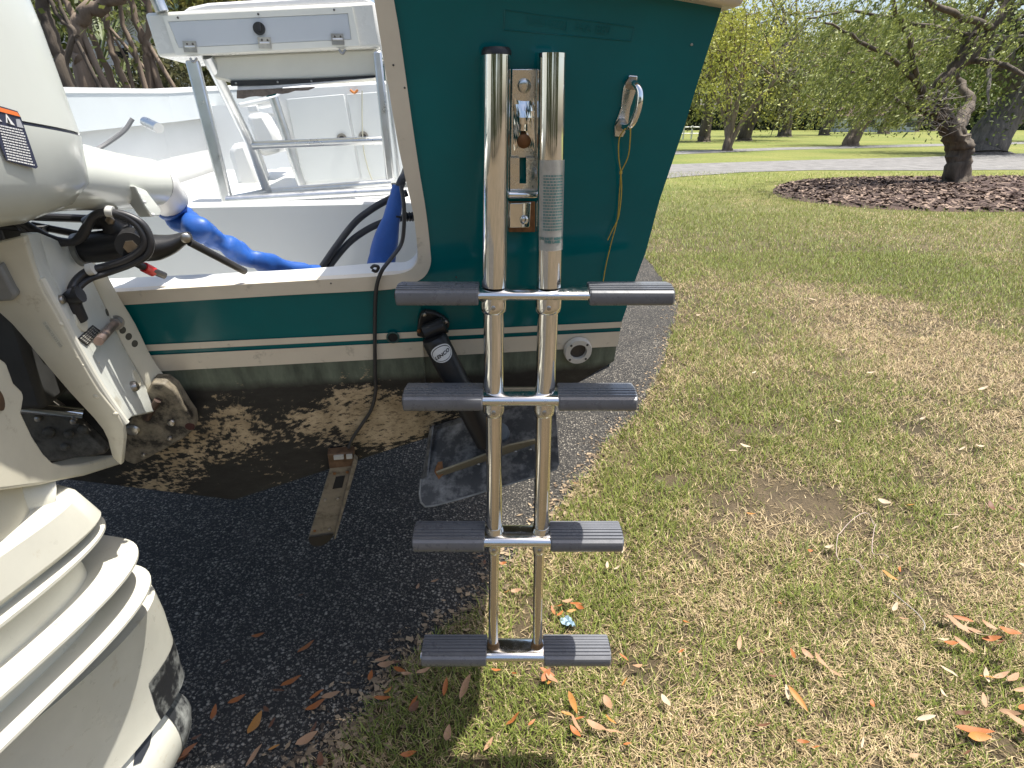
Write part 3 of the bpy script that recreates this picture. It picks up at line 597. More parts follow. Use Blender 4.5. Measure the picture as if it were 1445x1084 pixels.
m = MB(); k0 = tr(876, 243, .012); c_a = [b + NT * .028 - U * .001, tr(874, 195, .022), tr(873, 220, .014), k0]; c_b = [b + NT * .032 + U * .006 + W * .010, tr(889, 200, .03), tr(886, 222, .018), k0]
m.tube(spline(c_a, 6), .0010, 8); m.build('loop', YELLOW, cord)
m = MB(); m.tube(spline(c_b, 6), .0010, 8); m.build('loop', YELLOW, cord)
m = MB(); m.tube([k0 + W * .004, k0 + W * .001, k0 - W * .002, k0 - W * .005], [.001, .0026, .0026, .001], 10); m.build('knot', YELLOW, cord)
m = MB(); m.tube(spline([k0, tr(874, 275, .008), tr(871, 310, .008), tr(862, 345, .007), tr(855, 375, .007), tr(851, 398, .007)], 6), .0010, 8); m.build('tail', YELLOW, cord)
m = MB(); m.tube(spline([k0, tr(877, 270, .01), tr(873, 305, .011), tr(864, 325, .009), tr(857.5, 339, .008)], 6), .0010, 8); m.build('tail', YELLOW, cord)

# ================================================================== TRIM TAB
hA, hB = tr(606, 606, .004), tr(783, 556, .004)
aft = (-V - W * .85).normalized(); tn = (hB - hA).cross(aft).normalized()
if tn.z < 0: tn = -tn
def tp(x, y, off=0): return hit(x, y, hA + tn * off, tn)
tab = thing('trim_tab', 'scuffed black trim tab with actuator ram under the boat corner', 'trim tab', hA)
TABM = mat('scuffed_black_paint', (.045, .046, .045), .5, var=.4, vscale=14, dirt=(.27, .265, .25), dscale=26, damt=.58, bmp=.25, bscale=120)
outl = [(606, 606), (601, 640), (594, 676), (592, 697), (594, 709), (600, 715), (612, 714), (650, 704), (690, 692), (740, 677), (786, 662), (789, 655), (787, 620), (783, 556)]
m = MB(); m.prism([tp(*p) for p in outl], -tn * .004); pl_ = m.build('plate', TABM, tab, bevel=.001)
m = MB(); q = [tp(*p, .0005) for p in ((606, 606), (601, 640), (594, 676))]; m.prism(q + [p + tn * h + U * .012 for p, h in zip(q[::-1], (.002, .018, .022))], U * .003); m.build('side_lip', TABM, tab)
m = MB(); q = [tp(*p, .0005) for p in outl[2:11]]; m.tube(q, .0022, 8); m.build('edge', mat('bare_edge', (.26, .26, .24), .5, .6, var=.4, vscale=60), tab)
m = MB(); q = [tp(620, 673), tp(668, 657), tp(720, 639), tp(757, 626)]; top_ = [p + tn * h for p, h in zip(q, (.026, .031, .040, .020))]
m.prism(q + top_[::-1], aft * -.004); st_ = m.build('stiffener', mat('olive_angle', (.30, .26, .17), .5, .3, var=.2, vscale=30, dirt=(.05, .045, .03), dscale=60, damt=.3), tab)
for x, y in ((651, 651), (675, 649), (727, 631), (748, 628)): m = MB(); m.dome(tp(x, y + 4, .010) + aft * .003, aft, .0033, .003, 10); m.build('rivet', BOLT, st_)
m = MB(); m.prism([tp(618, 652, .022), tp(624, 651, .022), tp(626, 666, .010), tp(619, 674, .006), tp(613, 664, .012)], aft * .004); m.build('end_tab', RUST, st_)
m = MB(); m.cyl(tp(706, 612, .002), tn * .012, .020, 20); m.build('ram_foot', mat('grey_foot', (.20, .23, .25), .5, .3, var=.2, vscale=40), tab)
m = MB(); m.prism([tr(606, 602, .003), tr(783, 552, .003), tr(783, 560, .003), tr(606, 611, .003)], NT * .006); m.build('hinge', TABM, tab)
for x, y in ((665, 606), (673, 620), (690, 625)): m = MB(); m.dome(tp(x, y, .004), tn, .004, .004, 8); m.build('bolt', BOLT, tab)
# actuator
a, b = tr(613, 478, .045), tp(688, 624, .035); ax = (b - a).normalized()
m = MB(); m.tube([a - ax * .004, a, a + ax * .004, b], [.021, .0235, .0245, .0245], 28); act = m.build('actuator', BLACKP, tab)
m = MB(); m.tube([b, b + ax * .03], [.012, .012], 16); m.build('ram', BOLT, act)
br = [(588, 470), (590, 448), (593, 439), (600, 435), (614, 437), (626, 444), (634, 451), (633, 458), (624, 466), (605, 474)]
m = MB(); m.prism([tr(*p, .003) for p in br], NT * .014); ub = m.build('upper_bracket', BLACKP, tab, bevel=.003)
m = MB(); m.tube([tr(600, 470, .03), tr(628, 458, .03)], .016, 16); m.build('knuckle', BLACKP, ub)
for x, y, r in ((599, 444, .004), (629, 454, .004), (591, 467, .004), (615, 455, .005)): m = MB(); m.dome(tr(x, y, .017), NT, r, .004, 10); m.build('bolt', RUST if x < 595 else BOLT, ub)
# oval decal wrapped on the cylinder
sa = ax.cross((O - a).normalized()).normalized(); fr_ = sa.cross(ax).normalized()
if fr_.dot(O - a) < 0: fr_ = -fr_
ctr_ = a + ax * .012; cR = .0248
tu = -1 if sa.dot(U) < 0 else 1
def ond(x, y, k):                                               # x across, y up along cylinder
    th_ = x / cR; return ctr_ + ax * (-y + .012) + (sa * tu * math.sin(th_) + fr_ * math.cos(th_)) * (cR + k)
def oval(rx, ry, k, name, mt, par):
    m = MB(); n = 40; rg_ = [[ond(math.cos(q) * rx * f, math.sin(q) * ry * f, k) for q in [2 * math.pi * i / n for i in range(n)]] for f in (1, .6, .25)]
    m.rings(rg_, cap=False); m.add(rg_[-1], [tuple(range(n))]); return m.build(name, mt, par, sharp=None)
dec = oval(.0215, .0175, .0006, 'decal', PRINT, act); oval(.0190, .0150, .0010, 'decal_ring', BLACKPRINT, dec); oval(.0176, .0136, .0014, 'decal_face', PRINT, dec)
cu = text_mb('LENCO', (0, 0, 0), (1, 0, 0), (0, 1, 0), .0092, bold=.00035); cu.v = [ond(v.x * 1.0, v.y - .0045 + v.x * .18, .0019) for v in cu.v]; cu.build('decal_lettering', BLACKPRINT, dec, sharp=None)

# ================================================================== TRANSDUCER AND ITS CABLE
tdx = thing('transducer', 'dirty steel transducer bracket hanging below the hull bottom', 'transducer', tr(450, 765, .03))
TANM = mat('grimy_steel', (.25, .225, .18), .5, .4, var=.35, vscale=25, dirt=(.06, .045, .028), dscale=34, damt=.5)
m = MB(); m.prism([tr(*p, .02) for p in ((468, 652), (502, 646), (472, 754), (435, 759))], NT * .004); pt_ = m.build('bracket_plate', TANM, tdx, bevel=.001)
m = MB(); m.prism([tr(*p, .02) for p in ((500, 640), (505, 645), (474, 754), (472, 754))], NT * .014); m.build('side_flange', TANM, tdx)
m = MB(); m.prism([tr(*p, .0245) for p in ((474, 673), (487, 671), (483, 688), (469, 690))], NT * .0006); m.build('slot', DARK, pt_)
for x, y in ((472, 668), (490, 666), (459, 706), (477, 704), (444, 749), (465, 747)): m = MB(); m.dome(tr(x, y, .0245), NT, .0035, .003, 10); m.build('rivet', BOLT if x % 2 else RUST, pt_)
for p in (((463, 632), (500, 629), (502, 648), (466, 652)),): m = MB(); m.prism([tr(*q, .003) for q in p], NT * .022); m.build('pivot_block', mat('rusty_pivot', (.14, .085, .05), .6, .4, var=.5, vscale=60), tdx, bevel=.002)
m = MB(); m.box(tr(478, 645, .028), .020, .006, .008, (U, NT, W)); m.build('pivot_latch', mat('grey_latch', (.42, .40, .34), .5), tdx)
m = MB(); m.box(tr(493, 644, .028), .012, .006, .008, (U, NT, W)); m.build('pivot_latch', MATS['grey_latch'], tdx)
m = MB(); n = 12; c0_ = tr(453, 757, .012); ex = (tr(472, 754, .012) - tr(435, 759, .012)); R = [[tr(453.5, 756, .004 + d) + ex * (.46 * math.cos(q)) + (tr(450, 771, .004) - tr(453.5, 756, .004)) * math.sin(q) for q in [math.pi * i / n for i in range(n + 1)]] for d in (0, .024)]
m.rings(R, cap=True, close=True); m.build('sensor', BLACKP, tdx)
cab = thing('cable', 'thin black cable draped over the cutout edge down to the transducer', 'cable', tr(490, 632))
pts = [tr(566, 262, -.05), tr(570, 290, -.03), tr(570, 320, -.02), tr(566, 345, -.015), tr(551, 366, .004), tr(539, 382, .014), tr(532, 402, .012), tr(529.5, 430, .009), tr(529, 480, .009), tr(529.5, 530, .009), tr(530, 553, .009), tr(524, 578, .009), tr(510, 600, .010), tr(498, 618, .013), tr(492, 632, .015)]
m = MB(); m.tube(spline(pts, 6), .0036, 12); m.build('cord_jacket', HOSE, cab)
m = MB(); m.tube(spline([tr(524, 378, .008), tr(528, 375, .012), tr(534, 377, .012), tr(531, 383, .012), tr(525, 381, .010)], 5), .0028, 8); m.build('cable_clamp', BLACKP, cab)

from mathutils.bvhtree import BVHTree
def caster(*obs):                                               # where a sight line meets parts already built
    vs, fs = [], []
    for o in obs:
        dg = bpy.context.evaluated_depsgraph_get(); e = o.evaluated_get(dg); me = e.to_mesh(); k = len(vs); o0 = parent_origin(o.parent)
        vs += [v.co + o0 for v in me.vertices]; fs += [tuple(i + k for i in p.vertices) for p in me.polygons]; e.to_mesh_clear()
    bv = BVHTree.FromPolygons(vs, fs)
    def f(x, y, off=0):
        d = ray(x, y).normalized(); h = bv.ray_cast(O, d)
        if h[0] is None: return tr(x, y, .1), NT
        n = h[1] if h[1].dot(d) < 0 else -h[1]; return h[0] + n * off, n
    return f
# ================================================================== OUTBOARD MOTOR
PSI = math.radians(20); EF = (V * math.cos(PSI) + U * math.sin(PSI)); ES = (U * math.cos(PSI) - V * math.sin(PSI))
EC = B(-.654, .80, 0)
def E3(s, t, z): return EC + EF * s + ES * t + W * z            # motor frame: forward, starboard, up
def pE(x, y, t): return hit(x, y, EC + ES * t, ES)
motor = thing('outboard_motor', 'white outboard motor clamped to the transom, cut off by the left edge', 'outboard motor', E3(0, 0, H - 1.05))
def supr(s0, s1, hw, z, n=40, e=.55, tilt=0):                   # rounded plan outline
    cs, hl = (s0 + s1) / 2, (s1 - s0) / 2; out = []
    for i in range(n):
        q = 2 * math.pi * i / n; a, b = math.cos(q), math.sin(q)
        s = cs + math.copysign(abs(a) ** e, a) * hl; t = math.copysign(abs(b) ** e, b) * hw
        out.append(E3(s, t, z + tilt * (s - cs)))
    return out
# lower unit: housing block, three flared plates, necks between, strut and gearcase
def stack(levels, name, mt, par=None, bevel=0, sharp=35): m = MB(); m.rings([supr(*l) for l in levels]); return m.build(name, mt, par or motor, sharp, bevel)
NPL = 64
stack([(-.32, .135, .078, H - .518, NPL, .42), (-.33, .152, .095, H - .5245, NPL, .42), (-.33, .158, .099, H - .530, NPL, .42), (-.33, .184, .104, H - .583, NPL, .42), (-.33, .180, .100, H - .590, NPL, .42), (-.33, .172, .092, H - .598, NPL, .42)], 'shaft_housing', LOWU, sharp=30)
for h_, sf, hw in ((.612, .200, .108), (.688, .235, .128), (.752, .242, .132)):
    stack([(-.34, sf - .003, hw - .003, H - h_ + .0035, NPL, .62), (-.34, sf, hw, H - h_ + .002, NPL, .62), (-.34, sf, hw, H - h_ - .003, NPL, .62), (-.34, sf - .004, hw - .004, H - h_ - .005, NPL, .62)], 'splash_plate', LOWU, sharp=35)
for (h0, h1, sf, hw) in ((.598, .612, .15, .085), (.616, .690, .150, .078), (.692, .754, .155, .080)):
    stack([(-.32, sf - .03, hw - .016, H - h0, NPL, .7), (-.32, sf - .01, hw - .002, H - h0 - .014, NPL, .62), (-.32, sf, hw, H - h0 - .03, NPL, .62), (-.32, sf + .004, hw + .004, H - h1, NPL, .62)] if h1 - h0 > .03 else [(-.32, sf, hw, H - h0, NPL, .7), (-.32, sf, hw, H - h1, NPL, .7)], 'neck', LOWU, sharp=30)
def foil(s_le, chord, ht, z, n=44):
    out = []
    for i in range(n):
        q = 2 * math.pi * i / n; x = .5 - .5 * math.cos(q); yv = 1.0 * (math.sqrt(x) * 1.48 - .63 * x - 1.76 * x ** 2 + 1.42 * x ** 3 - .51 * x ** 4) * 1.9 * ht
        out.append(E3(s_le - chord * x, yv if q < math.pi else -yv, z))
    return out
le = [pE(x, y, 0) for x, y in ((205, 822), (222, 855), (236, 893), (248, 930), (252, 942))]
sl = [(p - EC).dot(EF) for p in le]; zl = [p.z for p in le]
m = MB(); R = []
for s_, z_, k in zip(sl, zl, (.075, .065, .056, .052, .055)): R.append(foil(s_, .52, k, z_))
m.rings(R); strut = m.build('strut', LOWU, motor, 50)
SCR = mat('scraped_gearcase_paint', (.42, .43, .40), .45, var=.2, vscale=12, dirt=(.018, .019, .022), dscale=15, damt=1.0, bmp=.2)
zg = zl[-1] - .085; s_n = sl[-1] - .01; m = MB(); R = []
for x, r in ((0, .002), (.012, .028), (.035, .050), (.075, .068), (.14, .080), (.25, .084), (.40, .08), (.55, .06)):
    R.append([E3(s_n - x, math.cos(q) * r * .8, zg + math.sin(q) * r * 1.15) for q in [2 * math.pi * i / 32 for i in range(32)]])
m.rings(R); gc = m.build('gearcase', LOWU, motor, 50)
m = MB(); R = []
for x, r in ((-.003, .004), (.010, .031), (.033, .0525), (.060, .0655), (.082, .0715)):
    R.append([E3(s_n - x, math.cos(q) * r * .8, zg + math.sin(q) * r * 1.15) for q in [2 * math.pi * i / 32 for i in range(32)]])
m.rings(R, cap=False); m.build('worn_nose', SCR, gc, 50)
m = MB(); R = []
for s_, z_, k in zip(sl[2:], zl[2:], (.056, .052, .055)):
    pts = foil(s_ + .0015, .52, k + .0015, z_); R.append([pts[(i) % 44] for i in range(-7, 8)])
m.rings(R, cap=False, close=False); m.build('worn_edge', SCR, strut, 60)
m = MB()                                                        # dark water intake grille
def gpt(s_, th_): r = .0822; return E3(s_, math.cos(th_) * r * .82, zg + math.sin(th_) * r * 1.17)
m.add([gpt(s_n - .10 - .055 * a_, th_) for a_, th_ in ((0, 1.25), (.5, 1.15), (1.1, .95), (1.6, .72), (1.35, .62), (.8, .72), (.25, .95))], [tuple(range(7))]); m.build('water_intake', mat('intake_black', (.02, .022, .026), .35), gc)
m = MB(); m.prism([E3(s_n - .12, -.006, zg - .06), E3(s_n - .22, -.006, zg - .28), E3(s_n - .36, -.006, zg - .28), E3(s_n - .40, -.006, zg - .06)], ES * .012); m.build('skeg', LOWU, motor)
# exhaust housing and swivel bracket
stack([(-.16, .10, .075, H - .30, 40, .7), (-.16, .10, .085, H - .52, 40, .7)], 'midsection', BRKT)
arm = [(-30, 500), (0, 505), (10, 512), (20, 540), (32, 552), (35, 560), (31, 583), (46, 615), (62, 640), (74, 652), (90, 657), (115, 655), (168, 641), (172, 655), (122, 671), (90, 677), (60, 684), (0, 692), (-30, 694)]
m = MB(); m.prism([pu(x, y, -.545) for x, y in arm], -U * .075); sw = m.build('swivel_bracket', BRKT, motor, bevel=.004)
m = MB(); n = 20; c_ = pu(2, 562, -.544); R = [[c_ - V * .006 + (V * math.cos(q) * .009 + W * math.sin(q) * .015) + U * d for q in [2 * math.pi * i / n for i in range(n)]] for d in (0, .0012)]; m.rings(R); m.build('grease_hole', mat('rust_hole', (.09, .05, .025), .7, var=.4, vscale=60), sw)
m = MB(); m.tube([pv(-10, 702, .86), pv(62, 700, .9)], [.045, .040], 20); m.build('lower_mount', LOWU, motor)
# clamp bracket: aft face, web, transom flange
Lp = [(-25, 345), (-30, 400), (22, 452), (58, 495), (103, 548), (150, 601), (164, 640)]
Ap = [(40, 330), (58, 392), (84, 440), (113, 495), (143, 546), (178, 596), (176, 652)]
Mp = [(112, 352), (132, 398), (152, 440), (174, 488), (199, 532), (222, 580), (212, 640)]
Fp = [(150, 385), (168, 418), (192, 458), (214, 503), (240, 541), (268, 588), (264, 615)]
Lq = [tr(x, y, .20) for x, y in Lp]; Aq = [tr(x, y, .205) for x, y in Ap]; Mq = [tr(x, y, .045) for x, y in Mp]; Fq = [tr(x, y, .012) for x, y in Fp]
def strip(rows, name, mt, par, th=.010, sub=3):
    rows = [spline(r, sub) for r in rows]; m = MB(); n = len(rows[0])
    for a, b in zip(rows, rows[1:]): m.add(a + b, [(i, i + 1, n + i + 1, n + i) for i in range(n - 1)])
    bm = None; o = m.build(name, mt, par, 40); s = o.modifiers.new('thick', 'SOLIDIFY'); s.thickness = th; s.offset = -1; s.use_even_offset = False
    b = o.modifiers.new('bevel', 'BEVEL'); b.width = .002; b.segments = 2; b.limit_method = 'ANGLE'; return o
cb = strip([Lq[:7], Aq[:7]], 'clamp_bracket', BRKT, motor)
web = strip([Aq[:6], [p.lerp(q, .12) - NT * .012 for p, q in zip(Aq[:6], Mq[:6])], Mq[:6]], 'bracket_web', BRKW, motor)
fl = strip([Mq[:6], Fq[:6]], 'bracket_flange', BRKT, motor)
foot = MB(); fp = [(181, 598), (196, 570), (214, 541), (232, 542), (246, 552), (262, 578), (272, 592), (274, 606), (262, 618), (236, 633), (205, 649), (190, 656), (178, 652), (168, 640)]
foot.prism([tr(x, y, .052) for x, y in fp], -NT * .034); ft = foot.build('stained_foot', DIRTY, motor, bevel=.003)
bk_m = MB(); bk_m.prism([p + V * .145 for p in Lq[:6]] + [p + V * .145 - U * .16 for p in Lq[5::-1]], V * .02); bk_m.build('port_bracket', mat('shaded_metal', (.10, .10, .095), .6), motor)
m = MB(); m.tube([p + NT * .0015 for p in spline(Aq[1:6], 3)], .0055, 10); m.build('bracket_rib', mat('rib_lit_tone', (.66, .64, .55), .35, var=.06, vscale=30, dirt=(.3, .25, .16), dscale=60, damt=.15), cb)  # paler tone along the ridge paints in its sunlit edge
cast = caster(cb, web, fl, ft)
def basis(n): ex = n.cross(W).normalized(); return -ex, n.cross(-ex).normalized() if n.cross(-ex).z > 0 else -n.cross(-ex).normalized()
def bolt(x, y, r, mt, par, hgt=.007, n=16, name='bolt'): p, nn = cast(x, y); m = MB(); m.dome(p - nn * .001, nn, r, hgt, n); return m.build(name, mt, par)
def hole(x, y, r, par, mt=DARK, name='hole', rim=None):  # disc laid on the surface; its dark colour stands in for shaded depth
    p, nn = cast(x, y)
    if rim: m = MB(); m.tube([p - nn * .001, p + nn * .002], [r * 1.25, r * 1.18], 24); m.build('rim', rim, par)
    m = MB(); m.cyl(p - nn * .001, nn * (.0026 if rim else .0014), r, 24); m.build(name, mt, par)
bolt(188, 606, .0125, BOLT, ft, .009); bolt(242, 596, .0075, BOLT, ft); bolt(203, 641, .0045, BOLT, ft); bolt(240, 618, .005, BOLT, ft)
hole(268, 602, .0085, ft, mat('red_hole', (.045, .008, .006), .7), 'bolt_hole')
p0, n0_ = cast(224, 562, .006); p1, _ = cast(208, 588, .006)
m = MB(); m.tube([p0, p1], [.0065, .0065], 12); m.build('anode_bolt', mat('brown_bolt', (.07, .045, .035), .55, .4, var=.4, vscale=60), ft)
hole(192, 534, .0120, web, DARK, 'pivot_hole', BRKT); bolt(187, 546, .0095, BOLT, web, .011, name='pivot_bolt')
OLV = mat('shaded_hole', (.07, .066, .05), .7)
for x, y in ((151, 441), (173, 466), (181.5, 475), (190, 485)): hole(x, y, .0062, fl, OLV, 'mount_hole')
hole(113, 450, .0165, web, DARK, 'cable_hole', BRKT)
for x, y in ((97, 452), (108, 505), (140, 512), (118, 515)): bolt(x, y, .0022, BRKT, web, .0015, 10, 'casting_pip')
a, an = cast(164, 455); b = O.lerp(cast(139, 482)[0], .955); ax = (b - a).normalized()
m = MB(); m.cyl(a, ax * .004, .0125, 20); wsh = m.build('washer', BOLT, fl); m = MB(); m.cyl(a + ax * .004, ax * .012, .0098, 6); m.build('nut', BOLT, wsh)
m = MB(); m.tube([a + ax * .014, b], .0066, 14); m.build('stud', mat('pink_steel', (.34, .25, .21), .4, .8, var=.3, vscale=50), wsh)
m = MB(); lp_ = [cast(*p, .0012)[0] for p in ((108, 478), (129, 459), (140, 467), (121, 488))]; nn = cast(124, 473)[1]; m.prism(lp_, nn * .0008); bl_ = m.build('serial_label', mat('label_black', (.02, .02, .022), .4, var=.3, vscale=200), web)
m = MB(); e1_ = (lp_[1] - lp_[0]); e2_ = (lp_[3] - lp_[0])
for j in range(5):
    for i in range(6):
        m.box(lp_[0] + e1_ * (.1 + .155 * i) + e2_ * (.16 + .17 * j) + nn * .0012, e1_.length * .10 * (.6 + .6 * rnd.random()), .0004, e2_.length * .07, (e1_.normalized(), nn, e2_.normalized()))
m.build('label_print', GREYPRINT, bl_, sharp=None)
m = MB(); lp_ = [cast(*p, .0008)[0] for p in ((60, 456), (65, 453), (90, 487), (85, 491))]; nn = cast(75, 472)[1]; m.prism(lp_, nn * .0005); r_l = m.build('warning_strip', mat('strip_cream', (.60, .58, .48), .4), cb)
e1_ = (lp_[3] - lp_[0]).normalized(); e2_ = (lp_[1] - lp_[0]); m = text_mb('2-0806-12 633 007', (lp_[0] + lp_[1] + lp_[2] + lp_[3]) / 4 + nn * .001 - e2_ * .22, e1_, e2_.normalized(), .0052); m.build('print', GREYPRINT, r_l, sharp=None)
bolt(86, 423, .007, BOLT, cb, .006)
for x, y in ((88, 457), (114, 500), (135, 560), (163, 585)): bolt(x, y, .0040, BRKT, cb, .0025, 12, 'casting_boss')
m = MB(); m.prism([tr(*p, .205) for p in ((0, 372), (10, 365), (28, 400), (34, 408), (28, 416), (0, 418))], NT * .02); m.build('tilt_lever', mat('grey_casting', (.20, .20, .19), .5, var=.2, vscale=20), motor, bevel=.004)
m = MB(); m.prism([tr(*p, .19) for p in ((-5, 345), (18, 338), (34, 350), (38, 372), (20, 388), (0, 392))], NT * .02); m.build('tilt_lock', MATS['grey_casting'], motor, bevel=.004)
m = MB(); m.tube([pv(-10, 571, 1.09), pv(118, 584, 1.12)], .0105, 16); m.build('tilt_ram', CHROME, motor)
m = MB(); m.box(B(-.70, 1.06, H - .26), .20, .10, .34, (U, V, W)); m.build('swivel_mass', mat('swivel_shade_grey', (.055, .055, .053), .6, var=.3, vscale=14), motor, bevel=.01)  # swivel housing mass; the gap's shade is put into its dark grey
GRIME = mat('grimy_casting', (.13, .12, .10), .6, var=.4, vscale=18, dirt=(.02, .017, .013), dscale=24, damt=.6, bmp=.3, bscale=90)
m = MB(); m.prism([pv(x, y, 1.14) for x, y in ((10, 560), (60, 545), (120, 590), (160, 630), (120, 640), (70, 642), (30, 610))], -V * .03); gp_ = m.build('inner_casting', GRIME, motor, bevel=.006)
for x, y, rr_ in ((70, 610, .010), (98, 612, .008), (118, 606, .009), (92, 630, .007), (55, 590, .006), (105, 594, .006)): m = MB(); m.dome(pv(x, y, 1.108), -V, rr_, .008, 12); m.build('bolt', BOLT if x % 2 else GRIME, gp_)
for a_, b_, rr_ in (((-5, 470), (75, 540), .016), ((10, 440), (95, 530), .010), ((-5, 530), (60, 545), .012)): m = MB(); m.tube([pv(*a_, 1.03), pv(*b_, 1.08)], rr_, 14); m.build('trim_rod', GRIME if rr_ > .011 else BOLT, motor)
m = MB(); m.tube(spline([pv(-5, 420, 1.0), pv(30, 450, 1.02), pv(55, 500, 1.04), pv(70, 560, 1.06)], 5), .006, 10); m.build('trim_hose', HOSE, motor)
# cowling: lower pan, upper cover, rigging snout
def zs(s): return .12 * (.25 - s)                                # seam rises aft
def cring(s0, s1, hw, z, tiltk, e=.42, n=64, sh=0): 
    out = []
    for p in supr(s0, s1, hw, 0, n, e):
        s = (p - EC).dot(EF); out.append(p + W * (z + tiltk * (.25 - s)))
    return out
zsm = zr(1.560)
m = MB(); m.rings([cring(-.42, .18, .15, zr(1.455), .05), cring(-.44, .225, .192, zr(1.475), .06), cring(-.45, .250, .206, zr(1.50), .09), cring(-.45, .255, .207, zsm - .004, .14)]); m.build('lower_cowl', COWL, motor, 45)
m = MB(); m.rings([cring(-.45, .252, .2055, zsm - .005, .14), cring(-.45, .252, .2055, zsm - .001, .14)], cap=False); m.build('seam', NAVY, motor, 30)
m = MB(); m.rings([cring(-.45, .254, .207, zsm, .14), cring(-.45, .238, .205, zsm + .12, .10), cring(-.45, .210, .198, zsm + .28, .06), cring(-.43, .17, .18, zsm + .42, .03), cring(-.39, .10, .13, zsm + .50, 0), cring(-.3, .02, .05, zsm + .53, 0)]); m.build('upper_cowl', COWL, motor, 45)
sn0, sn1 = E3(.10, .140, zr(1.520)), pu(212, 258, -.425)
sn = spline([sn0, sn0.lerp(sn1, .35) + W * .006, sn0.lerp(sn1, .7), sn1], 5)
m = MB(); m.tube(sn, [.052 - .014 * i / (len(sn) - 1) for i in range(len(sn))], 28); m.build('rigging_snout', COWL, motor, 50)
d_ = (sn[-1] - sn[-3]).normalized()
m = MB(); m.tube([sn1, sn1 + d_ * .006], .0355, 28); m.build('snout_gap', BLACKP, motor)
m = MB(); e_ = pu(240, 283, -.425); m.tube([sn1 + d_ * .005, sn1 + d_ * .012, sn1.lerp(e_, .6), e_, e_ + (e_ - sn1).normalized() * .008], [.034, .0355, .0345, .031, .024], 28); m.build('snout_sleeve', mat('sleeve_white', (.68, .68, .66), .32, var=.04, vscale=6), motor, 50)
lugs = [((188, 262), (226, 306), .009), ]
m = MB(); m.prism([pu(x, y, -.40) for x, y in ((190, 262), (206, 268), (228, 296), (226, 305), (215, 306), (205, 292))], -U * .02); lg = m.build('mounting_lug', COWL, motor, bevel=.002)
for x, y in ((204, 287), (216, 305)): m = MB(); m.dome(pu(x, y - 2, -.399), U - V, .0026, .0015, 8); m.build('screw', PRINT, lg)
for p0, p1, x, y in (((72, 276), (128, 258), 132, 272), ((60, 280), (70, 270), 71, 278)):
    m = MB(); m.tube([pu(*p0, -.47), pu(x, y - 2, -.44)], [.010, .013], 14); bs = m.build('screw_boss', COWL, motor); m = MB(); m.dome(pu(x, y, -.437), U - V * .4, .0075, .003, 14); m.build('screw_socket', BLACKP, bs)
# warning label on the lower cowl
cp = [(-6, 148), (24, 157), (29, 166), (53, 236), (50, 238), (9, 227), (-6, 190)]
TL = .2078
def pl2(x, y, k=0): return pE(x, y, TL + k)
m = MB(); m.prism([pl2(*p) for p in cp], ES * .0006); wl = m.build('warning_label', NAVY, motor, bevel=0)
m = MB(); m.prism([pl2(*p, .0008) for p in ((-6, 150), (24, 158.5), (28.5, 165), (-6, 156))], ES * .0004); m.build('label_band', ORANGE, wl)
for q in (((8, 160.5), (21, 177.5), (8.5, 173)), ((-6, 163), (3, 172), (-6, 170))): m = MB(); m.prism([pl2(*p, .0008) for p in q], ES * .0004); m.build('label_triangle', PRINT, wl)
m = MB(); m.prism([pl2(*p, .0014) for p in ((10, 166), (15, 174.5), (11, 173))], ES * .0003); m.build('label_mark', BLACKPRINT, wl)
m = MB(); m.prism([pl2(*p, .0008) for p in ((22, 168), (27.5, 168.5), (33, 181), (24, 179))], ES * .0004); m.build('label_book', mat('print_grey', (.4, .41, .43), .5), wl)
m = MB(); rt = random.Random(8)
for j in range(13):
    f = j / 12; y0 = 176 + 48 * f; x0 = -2 + 13 * f; x1 = 33 + 15.5 * f; x = x0
    while x < x1 - 1:
        l = rt.uniform(1.6, 5); b = min(x + l, x1 - rt.random() * 2); sl_ = .22
        m.prism([pl2(x, y0 + (x - x0) * sl_, .0008), pl2(b, y0 + (b - x0) * sl_, .0008), pl2(b, y0 + 1.7 + (b - x0) * sl_, .0008), pl2(x, y0 + 1.7 + (x - x0) * sl_, .0008)], ES * .0003); x = b + .9
m.build('label_print', PRINT, wl, sharp=None)

# ================================================================== STEERING CYLINDER, HOSES, RIGGING BOOTS
steer = thing('steering_cylinder', 'black hydraulic steering cylinder and arm between the motor and the boat', 'steering cylinder', pv(180, 380, 1.03))
VS = 1.03
def s_(x, y, v=VS): return pv(x, y, v)
m = MB(); m.tube(spline([s_(112, 352), s_(135, 349), s_(175, 345), s_(200, 344)], 3), [.018, .021, .0225, .023, .0235, .0235, .024, .0245, .0245, .025], 24); m.build('cylinder_body', BLACKP, steer, 50)
m = MB(); m.tube([s_(110, 353, VS - .001), s_(117, 352, VS - .001)], .0245, 22); m.build('end_ring', mat('ring_grey', (.28, .28, .26), .4, .5), steer)
m = MB(); m.tube(spline([s_(190, 350), s_(215, 350), s_(240, 345), s_(258, 337), s_(268, 334)], 4), [.026] * 6 + [.024, .022, .020, .018, .016, .014, .013, .012, .011, .010, .010], 20, flat=.75); m.build('steering_arm', BLACKP, steer, 50)
m = MB(); m.cyl(s_(183, 346, VS - .030), -V * .004 + U * .001, .019, 24); rg = m.build('bolt_recess', DARK, steer); m = MB(); m.cyl(s_(184, 347.5, VS - .034), -V * .006 + U * .002, .0092, 6); m.build('bolt', mat('brass_bolt', (.30, .25, .19), .35, .9, var=.2, vscale=60), rg)
m = MB(); m.tube([s_(122, 316, VS + .01), s_(150, 305, VS + .01), s_(166, 322, VS + .01), s_(168, 340, VS + .01)], [.012, .024, .026, .02], 18, flat=.8); m.build('link_bracket', BLACKP, steer, 50)
m = MB(); m.dome(s_(156, 311, VS - .016), -V, .0068, .004, 6); m.build('bolt', MATS['brass_bolt'], steer)
